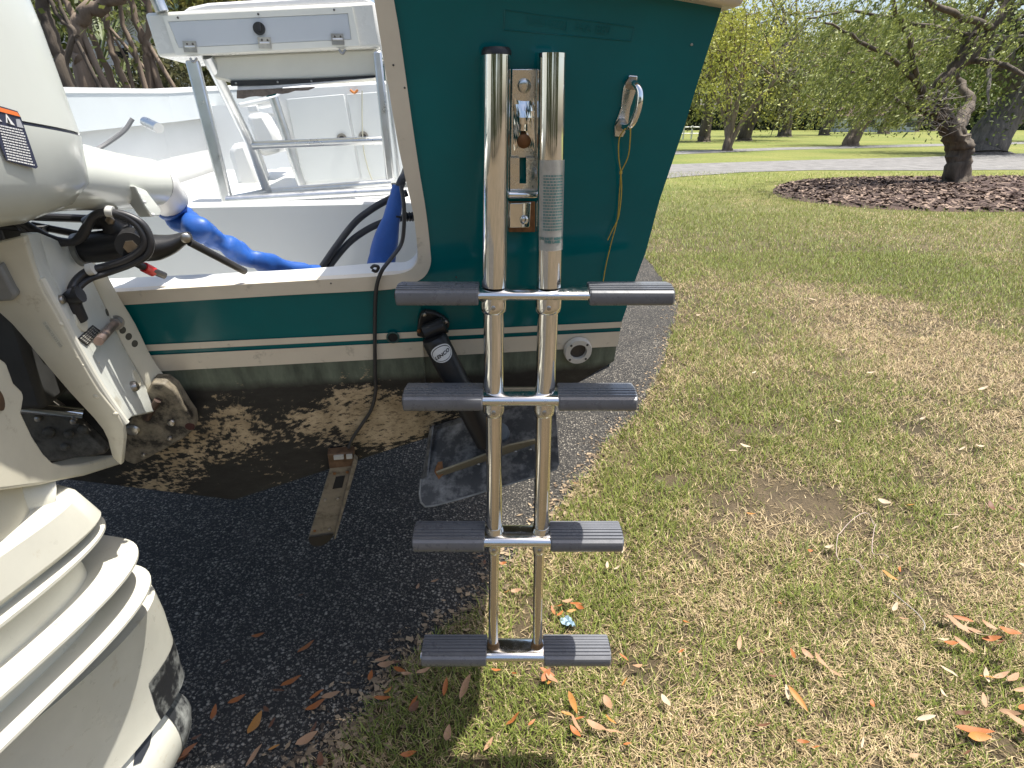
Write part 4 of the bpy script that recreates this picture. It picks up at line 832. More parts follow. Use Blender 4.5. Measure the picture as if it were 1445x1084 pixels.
m = MB(); m.tube([s_(160, 325), s_(176, 324)], [.009, .008], 12); m.build('fitting', BLACKP, steer)
m = MB(); m.dome(s_(262, 336, VS - .012), -V + U * .3, .0075, .004, 16); m.build('pivot_bolt', BOLT, steer)
m = MB(); m.tube([s_(268, 342), s_(345, 383, 1.13)], .0062, 12); m.build('link_rod', HOSE, steer)
m = MB(); m.tube(spline([s_(185, 368, 1.10), s_(205, 378, 1.11), s_(232, 389, 1.14)], 3), .006, 12); rl = m.build('tube', HOSE, steer)
m = MB(); m.tube([s_(203, 377, 1.108), s_(216, 383.5, 1.125)], .0085, 14); m.build('tape', RED, rl)
m = MB(); m.tube([s_(30, 305, 1.06), s_(125, 309, 1.06)], .0062, 10); m.build('tie_rod', BLACKP, steer)
m = MB(); m.tube([s_(45, 318, 1.06), s_(112, 331, 1.06)], .0055, 10); m.build('tie_rod', BLACKP, steer)
m = MB(); m.tube([s_(-5, 318, 1.0), s_(28, 320, 1.0)], .0065, 10); m.build('tie_rod', BLACKP, steer)
hs = thing('hydraulic_hoses', 'looping black hydraulic hoses running into the motor bracket', 'hose', tr(113, 452, .15))
V2 = .985
h1 = [s_(25, 308, 1.0), s_(42, 320, V2), s_(70, 336, V2), s_(100, 342, V2), s_(118, 332, V2), s_(130, 308, V2), s_(148, 300, V2), s_(172, 304, V2), s_(192, 316, V2), s_(204, 336, V2), s_(200, 352, V2), s_(180, 366, V2), s_(150, 376, V2), s_(122, 384, V2 - .01), s_(106, 398, V2 - .02), s_(101, 412, V2 - .03), s_(105, 432, V2 - .03), cast(112, 450)[0]]
h2 = [s_(20, 312, 1.0), s_(45, 328, V2), s_(75, 342, V2), s_(105, 340, V2), s_(122, 318, V2), s_(135, 303, V2), s_(155, 299, V2), s_(182, 305, V2), s_(203, 318, V2), s_(213, 340, V2), s_(208, 360, V2), s_(185, 373, V2), s_(155, 384, V2), s_(128, 393, V2 - .01), s_(112, 405, V2 - .02), s_(106, 418, V2 - .03), s_(110, 436, V2 - .03), cast(115, 452)[0]]
for k, h in enumerate((h1, h2)):
    m = MB(); m.tube(spline(h, 6), .0058 - .0008 * k, 12); m.build('hose', HOSE, hs)
m = MB(); m.tube([s_(124, 381, V2 - .012), s_(132, 379, V2 - .012)], .0085, 14); m.build('hose_band', mat('band_white', (.6, .6, .55), .5), hs)
m = MB(); m.tube([s_(150, 298, V2), s_(160, 299, V2)], .0078, 14); m.build('hose_band', MATS['band_white'], hs)
m = MB(); m.tube(spline([s_(94, 412, V2 - .035), s_(103, 418, V2 - .035), s_(114, 415, V2 - .035)], 3), .012, 14); m.build('hose_clip', BLACKP, hs)
m = MB(); m.tube(spline([s_(101, 415, V2 - .03), s_(105, 432, V2 - .03), cast(113, 451)[0]], 4), .0105, 14); m.build('hose_boot', RUBBER, hs)
# crumpled blue rigging hose
def crumple(pts, r0, name, mt, par, amp, seed, n=32, ts=10, flat=1.0):
    c = spline(pts, ts); rr = r0 if isinstance(r0, list) else [r0] * len(pts); m = MB(); R = []; ref = None; q_ = random.Random(seed)
    for i, p in enumerate(c):
        f = i / (len(c) - 1) * (len(pts) - 1); k = min(int(f), len(pts) - 2); r = rr[k] + (rr[k + 1] - rr[k]) * (f - k)
        t = (c[min(i + 1, len(c) - 1)] - c[max(i - 1, 0)]).normalized(); ref = ref or Vector((0, 0, 1)); a = t.cross(ref).normalized(); b = a.cross(t).normalized(); ref = b
        ring = []
        for j in range(n):
            q = 2 * math.pi * j / n
            w_ = 1 + amp * (math.sin(i * .55 + 2.2 * math.sin(q + seed)) * .6 + math.sin(i * .23 + q * 2 + seed) * .5 + math.sin(i * .9 + q * 3) * .25 - 1.3 * max(0, math.sin(i * .42 + 1.3 * math.cos(q * 1 + i * .3) + seed)) ** 6)
            ring.append(p + a * math.cos(q) * r * w_ + b * math.sin(q) * r * w_ * flat)
        R.append(ring)
    m.rings(R); return m.build(name, mt, par, 60)
rh = thing('rigging_hose', 'crumpled blue rigging hose running from the motor snout into the well', 'hose', s_(420, 380, 1.3))
crumple([pu(238, 288, -.425), pu(252, 306, -.425), s_(275, 322, 1.2), s_(305, 338, 1.22), s_(345, 360, 1.25), s_(390, 375, 1.3), s_(450, 385, 1.36)], [.025, .024, .021, .020, .020, .018, .015], 'hose_sleeve', BLUE, rh, .20, 2)
rb = thing('rigging_boot', 'blue tapered rigging boot zip-tied round black cables in the well corner', 'rigging boot', s_(538, 374, 1.35))
VB = 1.36
crumple([s_(562, 262, VB), s_(558, 283, VB), s_(552, 310, VB), s_(543, 345, VB), s_(536, 385, VB)], [.0125, .0165, .0205, .030, .034], 'boot_sleeve', BLUE, rb, .03, 5, flat=.9)
for x0, y0, x1, y1, in ((551, 272, 567, 278), (544, 298, 566, 308)):
    c = (s_(x0, y0, VB) + s_(x1, y1, VB)) / 2; r = (s_(x1, y1, VB) - s_(x0, y0, VB)).length / 2 * 1.04; ax_ = (s_(552, 310, VB) - s_(562, 262, VB)).normalized()
    m = MB(); m.tube([c - ax_ * .0022, c + ax_ * .0022], r, 24); m.build('zip_tie', BLACKP, rb)
m = MB(); m.tube(spline([s_(562, 268, VB), s_(566, 256, VB), s_(571, 247, VB + .03), s_(574, 238, VB + .06)], 4), .0085, 12); m.build('cable_bundle', HOSE, rb)
m = MB(); m.tube(spline([s_(565, 268, VB), s_(569, 254, VB), s_(572, 243, VB + .03)], 4), .006, 12); m.build('cable_bundle', HOSE, rb)
for k, (nm, pp) in enumerate((('battery_cables', [(440, 400), (455, 376), (475, 347), (500, 315), (525, 295), (552, 280), (575, 272)]), ('battery_cables', [(452, 400), (465, 376), (490, 345), (515, 326), (540, 314), (565, 308), (585, 306)]))):
    o = thing('battery_cable', ('thick black cable arching higher behind the blue boot', 'thick black cable arching lower behind the blue boot')[k], 'cable', s_(*pp[0], 1.42))
    m = MB(); m.tube(spline([s_(x, y, 1.42 + .01 * k) for x, y in pp], 6), .0076, 14); m.build('cable_jacket', HOSE, o)
m = MB(); q = [s_(568 + 2.0 * i, 306.5 - .1 * i, 1.40) for i in range(9)]; m.tube([p for p in q for _ in (0, 1)], 1, 14) if False else m.tube(q, [.0085 + .0022 * (i % 2) for i in range(9)], 16)
tag(m.build('corrugated_conduit', BLACKP, None, 60), 'short black corrugated conduit poking from the well side beside the blue boot', 'conduit')

# ================================================================== LEANING POST
post = thing('leaning_post', 'white leaning post box with hinged hatch on an aluminium tube frame', 'leaning post', pv(330, 292, 1.85))
BV = 1.85
def q_(x, y, v=BV): return pv(x, y, v)
m = MB(); m.prism([q_(*p) for p in ((203, 18), (529, 2), (538, 67), (223, 81))], V * .30); m.build('storage_box', WHITE, post, bevel=.008)
fo = [(229, 22.5), (497, 9.5), (508, 64.5), (248, 78)]; fi_ = [(237, 30.5), (491, 19), (496, 56), (252, 68)]
m = MB(); A_ = [q_(*p, BV - .004) for p in fo]; B_ = [q_(*p, BV - .004) for p in fi_]
m.add(A_ + B_, [(0, 1, 5, 4), (1, 2, 6, 5), (2, 3, 7, 6), (3, 0, 4, 7)]); m.add([p + V * .004 for p in A_] + A_, [(i, (i + 1) % 4, 4 + (i + 1) % 4, 4 + i) for i in range(4)]); m.add([p + V * .004 for p in B_] + B_, [(i, (i + 1) % 4, 4 + (i + 1) % 4, 4 + i) for i in range(4)])
hf = m.build('hatch_frame', mat('hatch_frame_white', (.68, .67, .60), .35, var=.05, vscale=10), post)
m = MB(); m.prism([q_(*p, BV - .003) for p in ((237.6, 31), (490.5, 19.6), (495.4, 55.4), (252.4, 67.3))], V * .002); hd = m.build('hatch_door', mat('hatch_grey', (.52, .54, .55), .4, var=.04, vscale=4), post)
for x, y in ((268, 66), (373.5, 60.5), (476.5, 55.5)):
    m = MB(); m.box(q_(x - .5, y - 3.5, BV - .006), .031, .002, .014, (U, V, W)); hg = m.build('hinge', BOLT, hd); m = MB(); m.tube([q_(x - 7, y, BV - .008), q_(x + 7, y, BV - .008)], .0022, 8); m.build('hinge_pin', ALU, hg); m = MB(); m.box(q_(x + .5, y + 3.8, BV - .006), .031, .002, .013, (U, V, W)); m.build('hinge_leaf', BOLT, hg)
    for d in (-4, 4): m = MB(); m.dome(q_(x + d, y - 4, BV - .0075), -V, .0026, .0015, 8); m.build('screw', MATS['dark_screw'], hg)
m = MB(); m.cyl(q_(366, 40.5, BV - .003), -V * .006, .0145, 20); kb = m.build('latch', BLACKP, hd); m = MB(); m.box(q_(366, 38, BV - .012), .006, .008, .018, (U, V, W)); m.build('latch_key', RUBBER, kb)
for x, y in ((251, 25), (364.5, 20), (471.5, 14)): m = MB(); m.dome(q_(x, y, BV - .004), -V, .0028, .0015, 8); m.build('screw', MATS['dark_screw'], hf)
m = MB(); m.prism([q_(*p) + V * .02 for p in ((250, 17), (262, 8), (290, 2), (420, -6), (510, -8), (528, 2), (400, 9))], V * .26); m.build('seat_cushion', mat('cushion_white', (.62, .62, .62), .55, var=.05, vscale=5, bmp=.2, bscale=60), post, bevel=.012)
m = MB(); m.prism([q_(*p, BV + .03) for p in ((283, 80), (531, 68), (532, 108), (440, 113), (325, 116), (305, 112), (292, 98))], V * .22); m.build('box_underside', mat('underside_cream', (.60, .58, .50), .45, var=.06, vscale=8, dirt=(.34, .29, .20), dscale=20, damt=.2), post, bevel=.006)
m = MB(); m.prism([q_(*p, BV + .026) for p in ((325, 114), (438, 111), (530, 106.5), (530, 110), (440, 117), (380, 120.5), (326, 121.5))], V * .006); sk = m.build('black_strip', BLACKP, post)
for x, y in ((333, 117.5), (392, 116), (439.5, 114.5)): m = MB(); m.dome(q_(x, y, BV + .026), -V, .0028, .002, 8); m.build('snap', BOLT, sk)
m = MB(); rows = []
for i in range(13):
    f = i / 12; x = 334 + 110 * f; y0 = 127.5 - 5 * f; hgt = (11.5 - 9 * f ** 1.5) + 1.2 * math.sin(i * 1.9); rows.append([q_(x, y0, BV + .02 + .004 * math.sin(i * 1.3)), q_(x, y0 + hgt, BV + .012)])
m.rings(rows, cap=False, close=False); m.build('torn_flap', mat('torn_canvas', (.16, .125, .095), .9, var=.4, vscale=60), post, sharp=None)
m = MB(); rows = []
for i in range(13): f = i / 12; x = 335 + 196 * f; rows.append([q_(x, 121 - 12 * f, BV + .03), q_(x, 129 - 19 * f + (1 - f) * 1, BV + .022)])
m.rings(rows, cap=False, close=False); m.build('canvas_edge', mat('canvas_white', (.60, .58, .54), .8, var=.1, vscale=30), post, sharp=None)
m = MB()
a, b = q_(268, 83), q_(322, 291); pw = .017
m.prism([q_(260, 85), q_(279, 84), q_(329, 290), q_(314, 293)], V * .02); m.build('leg', ALU, post, bevel=.005)
m = MB(); m.tube([q_(293, 80, BV + .02), q_(352, 200, 2.0), q_(380, 278, 2.08)], .0135, 16); m.build('leg', ALU, post)
m = MB(); m.prism([q_(526, 72), q_(538, 71), q_(557, 254), q_(545, 256)], V * .02); m.build('leg', ALU, post, bevel=.005)
m = MB(); m.prism([q_(539, 70, BV + .1), q_(543, 70, BV + .1), q_(566, 254, BV + .1), q_(561, 255, BV + .1)], V * .02); m.build('leg', ALU, post, bevel=.004)
for p0, p1, v0, v1, r in (((320, 283), (556, 269), BV - .01, BV - .01, .0125), ((372, 272), (552, 258), 2.08, 2.08, .012), ((322, 283), (378, 271), BV, 2.08, .011), ((356, 205.5), (548, 197.5), 2.0, 2.0, .0115)):
    m = MB(); m.tube([q_(*p0, v0), q_(*p1, v1)], r, 14); m.build('rail', ALU, post)
m = MB(); a = q_(207, -20); m.tube([q_(213, -20), q_(229, 17)], .015, 12); m.build('hand_rail', ALU, post)
for x, y in ((273, 84), (483, 72)): m = MB(); m.tube(spline([q_(x - 5, y - 2), q_(x, y + 4), q_(x + 5, y - 2)], 4), .003, 8); m.build('hook', BOLT, post)
for x, y in ((395, 268), (428, 272), (513, 269), (536, 265)): m = MB(); m.dome(q_(x, y, 2.14), -V, .006, .003, 8); m.build('screw', MATS['dark_screw'], post)
# ================================================================== CONSOLE
CV = 2.42; con = thing('console', 'white console with two flush doors and round latches behind the leaning post', 'console', pv(490, 262, CV))
def c_(x, y, v=CV): return pv(x, y, v)
PAN = mat('console_white', (.70, .72, .72), .35, var=.03, vscale=3)
m = MB(); m.prism([c_(*p) for p in ((384, 138), (400, 122), (580, 112), (580, 258), (426, 264))], V * .5); m.build('console_body', PAN, con, bevel=.01)
m = MB(); m.prism([c_(*p, CV - .004) for p in ((404, 140), (485, 133), (508, 252), (428, 257))], V * .003); d1 = m.build('door', mat('door_white', (.66, .69, .69), .35, var=.03, vscale=4), con, bevel=.002)
m = MB(); m.prism([c_(*p, CV - .004) for p in ((489, 133), (575, 127), (578, 248), (511, 252))], V * .003); d2 = m.build('door', MATS['door_white'], con, bevel=.002)
m = MB(); m.tube([c_(386, 138, CV - .012), c_(426, 262, CV - .012)], .016, 12); m.build('corner_post', ALU, con)
for x, y, d in ((482.5, 195.5, d1), (513, 192.5, d2)): m = MB(); m.cyl(c_(x, y, CV - .004), -V * .006, .017, 20); lt = m.build('latch', BOLT, d); m = MB(); m.cyl(c_(x, y, CV - .010), -V * .002, .009, 16); m.build('latch_centre', MATS['dark_screw'], lt)
m = MB(); m.tube(spline([c_(494, 127, CV - .012), c_(500, 131, CV - .012), c_(505, 127, CV - .012)], 5), .004, 8); m.build('hook', mat('orange_hook', (.45, .16, .03), .5), con)
m = MB(); m.tube(spline([c_(511, 128, CV - .02), c_(511, 170, CV - .02), c_(513, 210, CV - .02), c_(520, 240, CV - .02), c_(526, 256, CV - .02)], 5), .0022, 8); m.build('wire', mat('grey_wire', (.45, .44, .35), .6), con)
# port bench pieces in the sun
seat = thing('cockpit_seat', 'white moulded cockpit seat lit by the sun on the port side', 'seat', pv(345, 275, 2.7))
m = MB(); m.prism([pv(*p, 2.7) for p in ((321, 212), (330, 203), (347, 200), (372, 268), (338, 272))], V * .3 - U * .02); m.build('seat_side', LINER, seat, bevel=.02)
m = MB(); m.prism([pv(*p, 2.8) for p in ((345, 162), (372, 158), (390, 190), (396, 215), (368, 222))], V * .3); m.build('seat_back', LINER, seat, bevel=.02)
m = MB(); m.prism([pv(*p, 2.9) for p in ((334, 146), (400, 132), (404, 140), (338, 152))], V * .4); m.build('seat_top', LINER, seat, bevel=.01)
m = MB(); m.prism([pv(*p, 2.78) for p in ((350, 150), (364, 148), (366, 158), (352, 160))], -V * .02); m.build('hinge_block', LINER, seat, bevel=.004)

# ================================================================== TREES
def leaf_quads(P, size, rs, droop=None, aspect=.5):
    n = len(P); d = rs.randn(n, 3)
    if droop is not None: d = d * .75 + np.asarray(droop)
    d /= np.linalg.norm(d, axis=1)[:, None] + 1e-9; r = rs.randn(n, 3); s = np.cross(d, r); s /= np.linalg.norm(s, axis=1)[:, None] + 1e-9
    L = (size * (.6 + .8 * rs.rand(n)))[:, None] * d * .5; S = (size * aspect * (.6 + .8 * rs.rand(n)))[:, None] * s * .5
    return np.stack([P - L, P + S, P + L, P - S], 1).reshape(-1, 3)
def add_leaves(name, P, size, c0, c1, par, rs, droop=None, aspect=.5, tc=None):
    co = leaf_quads(P, size, rs, droop, aspect); n = len(P); t = rs.rand(n, 1); t = t if tc is None else np.clip(.45 * t + .55 * tc, 0, 1); col = np.array(c0) * (1 - t) + np.array(c1) * t
    return fastmesh(name, co, 4, np.arange(n * 4), LEAFM, par, np.repeat(col, 4, 0))
def wob(pts, amp, rs, n=5):
    c = spline(pts, n); return [p + Vector(rs.randn(3)) * amp for p in c]
def limb(m, pts, r0, r1, rs, n=8, amp=.01, seg=5):
    c = wob(pts, amp, rs, seg); k = len(c); m.tube(c, [(r0 + (r1 - r0) * i / (k - 1)) for i in range(k)], n); return c
def tree(name, label, base, lean, h_trunk, r, crown_c, crown_r, nleaf, lsize, c0, c1, bk, seed, nlimb=7, group=None, stems=1, clump=.28, droop=None, cat='tree', sparse=1.0):
    rs = np.random.RandomState(seed); base = Vector(base); T = thing(name, label, cat, base, group)
    m = MB(); crown_c = Vector(crown_c); tips = []; tops = []
    for s in range(stems):
        off = Vector((rs.randn() * .12, rs.randn() * .12, 0)) if stems > 1 else Vector((0, 0, 0)); sp = Vector((rs.randn(), rs.randn(), 0)) * (.35 * h_trunk / 2 if stems > 1 else 0)
        top = base + Vector(lean) + W * h_trunk + sp; mid = base + (Vector(lean) + sp) * .35 + W * h_trunk * .5
        k = 1 / math.sqrt(stems) * 1.15; limb(m, [base + off - W * .05, base + off * .9 + W * .12 * h_trunk, mid, top], r * 1.25 * k, r * .72 * k, rs, 12, r * .05)
        m.tube([base + off - W * .05, base + off + W * .15 * r], [r * 1.7 * k, r * 1.2 * k], 12); tops.append((top, r * .7 * k))
    for i in range(nlimb):
        top, rr = tops[i % len(tops)]; d = Vector(rs.randn(3)); d.normalize()
        tip = crown_c + Vector((d.x * crown_r[0], d.y * crown_r[1], abs(d.z) * crown_r[2] * (1 if rs.rand() > .3 else -.2))) * .72
        c = limb(m, [top, top.lerp(tip, .45) + W * .12 * crown_r[2], tip], rr * .75, rr * .12, rs, 7, r * .12); tips += c[3:]
        for j in range(3):
            a = c[3 + int(rs.rand() * (len(c) - 4))]; t2 = a + Vector((rs.randn() * crown_r[0], rs.randn() * crown_r[1], rs.randn() * crown_r[2])) * .35
            c2 = limb(m, [a, a.lerp(t2, .5) + W * .05, t2], rr * .28, rr * .06, rs, 5, r * .08, 3); tips += c2[1:]
    m.build('trunk', bk, T, 60)
    tp_ = np.array([tuple(p) for p in tips]); nleaf = int(nleaf * .62); n0 = max(12, int(nleaf / 130)); g = rs.randn(n0 * 2, 3); g /= np.linalg.norm(g, axis=1)[:, None]
    g = g * (rs.rand(len(g), 1) ** .45) * np.array(crown_r) + np.array(crown_c); cen = np.concatenate([tp_[rs.randint(len(tp_), size=n0)], g]); 
    ci = rs.randint(len(cen), size=nleaf); sc_ = clump * np.mean(crown_r) * (.5 + rs.rand(len(cen)))
    P = cen[ci] + rs.randn(nleaf, 3) * sc_[ci][:, None] * np.array([1, 1, .7])
    if droop is not None: P[:, 2] -= np.abs(rs.randn(nleaf)) * .1 * crown_r[2]
    tcl = rs.rand(len(cen), 1)[ci]; kk = P[:, 2] > .5
    add_leaves('crown', P[kk], lsize, c0, c1, T, rs, droop, .5, tcl[kk])
    return T
# the leaning elm in the mulch bed
def elm():
    rs = np.random.RandomState(21); b = ground(1346, 264); Y0 = b.y; T = thing('elm_tree', 'gnarled elm leaning over the dark mulch bed with weeping green twigs', 'tree', b)
    def e(x, y, d=0): return pY(x, y, Y0 + d)
    m = MB(); k = [e(1344, 268), e(1350, 250), e(1352, 225), e(1356, 208), e(1346, 190), e(1330, 172), e(1316, 158)]
    c = spline(k, 5); rads = np.interp(np.arange(len(c)), [0, 4, 10, 18, len(c) - 1], [.38, .28, .25, .28, .20]); 
    c = [p + Vector(rs.randn(3)) * .02 for p in c]; R = []
    n = 22
    for i, p in enumerate(c): R.append([p + Vector((math.cos(q), math.sin(q), .12 * math.cos(q))) * (rads[i] * (1 + .14 * math.sin(3 * q + i * .4) + .07 * math.sin(7 * q - i * .3) + .02 * rs.randn())) for q in [2 * math.pi * j / n for j in range(n)]])
    m.rings(R); tips = []
    def L(pts, r0, r1): tips.extend(limb(m, pts, r0, r1, rs, 9, .025)[2:])
    L([e(1340, 180), e(1325, 150), e(1330, 118), e(1365, 82), e(1400, 40), e(1430, -10), e(1460, -60)], .20, .07)
    L([e(1330, 120), e(1352, 88), e(1372, 50), e(1395, 8), e(1405, -50)], .12, .04)
    L([e(1345, 190, .2), e(1362, 160, .8), e(1370, 140, 1.2), e(1350, 110, 1.8), e(1335, 60, 2.2)], .17, .05)
    L([e(1318, 160), e(1296, 120, -.3), e(1288, 75, -.6), e(1270, 30, -.8), e(1250, -20, -1)], .10, .03)
    L([e(1318, 160), e(1280, 150, .3), e(1240, 120, .6), e(1190, 95, .8)], .08, .02)
    L([e(1300, 130), e(1262, 85, -.8), e(1210, 55, -1.4), e(1165, 30, -1.6)], .07, .02)
    L([e(1365, 82), e(1410, 90, -.6), e(1450, 110, -1), e(1490, 150, -1)], .08, .02)
    L([e(1400, 40), e(1330, 10, -1), e(1260, -20, -1.2), e(1190, -20, -1)], .08, .02)
    L([e(1372, 50), e(1300, 35, 1), e(1220, 20, 1.5), e(1140, 25, 1.6)], .06, .02)
    m.build('trunk', BARKD, T, 60)
    m = MB()                                                     # dead twig tangle on the trunk
    for i in range(70):
        a = e(rs.uniform(1300, 1372), rs.uniform(120, 185), -.35); d = Vector((rs.randn(), rs.randn() * .4 - .2, rs.randn() * .5)) * .32; m.tube(spline([a, a + d * .5 + Vector(rs.randn(3)) * .07, a + d + Vector(rs.randn(3)) * .1], 3), [.010 - .0012 * j for j in range(7)], 4)
    tag(m.build('dead_twigs', mat('dead_wood', (.30, .265, .23), .9, var=.3, vscale=20), T, None), kind='stuff')
    # weeping strands
    tp_ = np.array([tuple(p) for p in tips]); P = []; tw = MB()
    for i in range(400):
        s = tp_[rs.randint(len(tp_))] + rs.randn(3) * np.array([.55, .6, .45]); ln = rs.uniform(.5, 1.9); dv = np.array([-.55 - .5 * rs.rand(), rs.randn() * .25, .1 - .25 * rs.rand()]); q = np.linspace(0, 1, 62)
        line = s + dv * ln * q[:, None] + np.array([0, 0, -1.15 * ln]) * (q ** 1.7)[:, None]
        if line[-1][2] < 1.3: line = line[line[:, 2] > 1.3]
        tx = T.location.x; line = line[(line[:, 2] > 2.55 + .25 * rs.rand()) | (line[:, 0] < tx - 1.0 - .6 * rs.rand())]
        if len(line) < 8: continue
        P.append(line + rs.randn(*line.shape) * .026)
        if i % 3 == 0: tw.tube([Vector(line[0]), Vector(line[len(line) // 2]), Vector(line[-1])], [.008, .005, .002], 4)
    tag(tw.build('twigs', BARKG, T, None), kind='stuff')
    P = np.concatenate(P); add_leaves('crown', P, .090, (.10, .13, .025), (.40, .44, .12), T, rs, (-.9, 0, -1.3), .36)
elm()
YG0, YG1 = (.24, .26, .04), (.58, .57, .14); G0, G1 = (.08, .11, .03), (.26, .30, .09); O0, O1 = (.08, .09, .035), (.25, .25, .10)
GT = 'trees across the road'
def TB(x, y): return ground(x, y)
def TP(x, y, b, d=0): return pY(x, y, b.y + d)
b = TB(1028, 213); tree('crape_myrtle', 'many-stemmed tree with bright yellow-green leaves just right of the transom', b, (0, 0, 0), 3.4, .26, TP(1035, 70, b), (2.9, 2.6, 3.6), 11000, .17, YG0, YG1, BARKM, 31, 12, GT, stems=6, clump=.16)
b = TB(1050, 198.5); tree('oak_tree', 'dark spreading tree behind the yellow-green many-stemmed one', b, (1, 0, 0), 3.2, .42, TP(1085, 95, b), (5.5, 5, 4.2), 9000, .24, O0, O1, BARKD, 32, 12, GT, clump=.2)
b = TB(1200, 206); tree('elm_tree', 'tree with a reddish-brown trunk tilted to the right by the far path', b, (1.6, 0, 0), 3.0, .36, TP(1235, 95, b), (5.0, 4, 3.6), 14000, .17, (.10, .13, .03), (.30, .32, .10), BARKM, 33, 11, GT, clump=.18, droop=(-.3, 0, -.9))
b = TB(1386, 217); tree('oak_tree', 'massive grey tree trunk behind the leaning elm', b, (1.2, 0, 0), 2.6, .78, TP(1400, 40, b), (5.5, 4, 4.2), 14000, .18, (.06, .085, .02), (.20, .25, .06), BARKG, 34, 10, GT, clump=.2, droop=(-.4, 0, -.8))
b = TB(1412, 199); tree('elm_tree', 'pale brown trunk slanting right behind the massive grey trunk', b, (3, 0, 0), 3.2, .38, TP(1450, 90, b), (4.5, 4, 4), 6000, .2, G0, G1, BARKM, 35, 8, GT, clump=.2)
b = TB(1163, 191); tree('oak_tree', 'slim dark trunk leaning right between the far tilted trunks', b, (1.6, 0, 0), 4.2, .42, TP(1178, 90, b), (6, 4, 5), 6000, .27, O0, O1, BARKD, 36, 8, GT, clump=.22)
b = TB(1246, 189); tree('oak_tree', 'pale far trunk right of the tilted reddish trunk', b, (1.5, 0, 0), 4.2, .5, TP(1262, 90, b), (6, 4, 5.5), 6000, .27, G0, G1, BARKM, 37, 8, GT, clump=.22)
b = TB(993, 200); tree('oak_tree', 'dark upright trunk nearest the boat on the far lawn', b, (.2, 0, 0), 4.0, .36, TP(1000, 110, b), (3.4, 4, 4), 6000, .25, O0, O1, BARKD, 38, 8, GT, clump=.2)
b = TB(1106, 193); tree('oak_tree', 'short dark trunk under olive and yellow leaves on the far lawn', b, (0, 0, 0), 4.0, .5, TP(1120, 70, b), (7, 5, 7), 8000, .3, (.13, .14, .02), (.36, .33, .06), BARKD, 39, 9, GT, clump=.18)
for k, (x, y, lb) in enumerate(((1290, 186, 'far tree trunk just left of the leaning elm'), (1330, 185, 'far tree trunk hidden behind the leaning elm'), (1225, 186, 'thin far trunk between the tilted trunks'))):
    b = TB(x, y); tree('oak_tree', lb, b, (.8, 0, 0), 4.5, .45, TP(x, 95, b), (6, 4, 5.5), 4500, .3, O0, O1, BARKD, 40 + k, 7, GT, clump=.22)
# far wood reading as one mass
rs = np.random.RandomState(77); n = 40000; X = rs.uniform(-30, 150, n); base_h = 11 + 7 * vnoise(X, X * 0, .045, 4) + 4 * vnoise(X, X * 0, .15, 5); Yd = 108 + 14 * rs.rand(n)
Z = base_h * rs.rand(n) ** .75; cl = vnoise(X, Z, .35, 6); k = cl + .25 * rs.rand(n) > .42; P = np.stack([X, Yd, Z], 1)[k]
co = leaf_quads(P, 1.15, rs, None, .7); tcl = np.clip(vnoise(P[:, 0], P[:, 2], .22, 8) * 1.3 - .2 + .3 * rs.rand(len(P)), 0, 1)[:, None]; col = np.array([.07, .085, .03]) * (1 - tcl) + np.array([.28, .29, .10]) * tcl
tag(fastmesh('far_woods', co, 4, np.arange(len(P) * 4), LEAFM, col=np.repeat(col, 4, 0)), 'dense mass of distant woodland closing the view behind the lawn', 'woods', kind='stuff')
n = 16000; X = rs.uniform(-45, 45, n); Yd = -26 - 6 * rs.rand(n) - .004 * X * X; Z = (6 + 5 * vnoise(X, X * 0, .12, 14)) * rs.rand(n) ** .7; k = vnoise(X, Z, .3, 16) > .38; P = np.stack([X, Yd, Z], 1)[k]
tcl = rs.rand(len(P), 1); tag(fastmesh('woods', leaf_quads(P, .9, rs, None, .7), 4, np.arange(len(P) * 4), LEAFM, col=np.repeat(np.array([.05, .07, .02]) * (1 - tcl) + np.array([.2, .22, .07]) * tcl, 4, 0)), 'unseen belt of trees added behind the viewer for reflections in the polished tubes', 'woods', kind='stuff')  # unseen trees, added to give the chrome dark streaks to mirror
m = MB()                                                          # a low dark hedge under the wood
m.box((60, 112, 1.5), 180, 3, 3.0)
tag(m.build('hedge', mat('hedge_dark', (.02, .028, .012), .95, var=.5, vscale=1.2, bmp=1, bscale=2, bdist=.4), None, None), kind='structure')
# pale far building glimpsed low between trunks, white rail fence
fb = thing('far_building', 'low pale grey building glimpsed between trunks on the far lawn', 'building', TB(1195, 186))
by = 92; a = pY(1180, 187, by); c = pY(1290, 187, by); hh = 2.0
m = MB(); m.box(((a.x + c.x) / 2, by + 2, hh / 2), c.x - a.x, 4, hh); m.build('wall', mat('pale_wall', (.50, .52, .54), .8, var=.05, vscale=.5), fb)
m = MB(); m.prism([(a.x - .5, by - .6, hh), (a.x - .5, by + 2, hh + 1.5), (a.x - .5, by + 4.6, hh)], (c.x - a.x + 1, 0, 0)); m.build('roof', mat('brown_roof', (.10, .06, .045), .8, var=.2, vscale=2), fb)
for i in range(4):
    m = MB(); m.box((a.x + 2 + i * (c.x - a.x) / 4, by - .01, 1.1), 1.1, .04, .9); m.build('window', mat('far_glass', (.05, .06, .07), .15), fb)
fc = thing('rail_fence', 'short white rail fence far off beside the transom edge', 'fence', TB(965, 198))
fa, fz = TB(952, 197), TB(987, 196.5)
for hgt in (.45, .95): m = MB(); m.tube([fa + W * hgt, fz + W * hgt], .06, 6); m.build('rail', PRINT, fc)
for f in (0, .33, .66, 1): m = MB(); p = fa.lerp(fz, f); m.box(p + W * .55, .12, .12, 1.1); m.build('post', PRINT, fc)

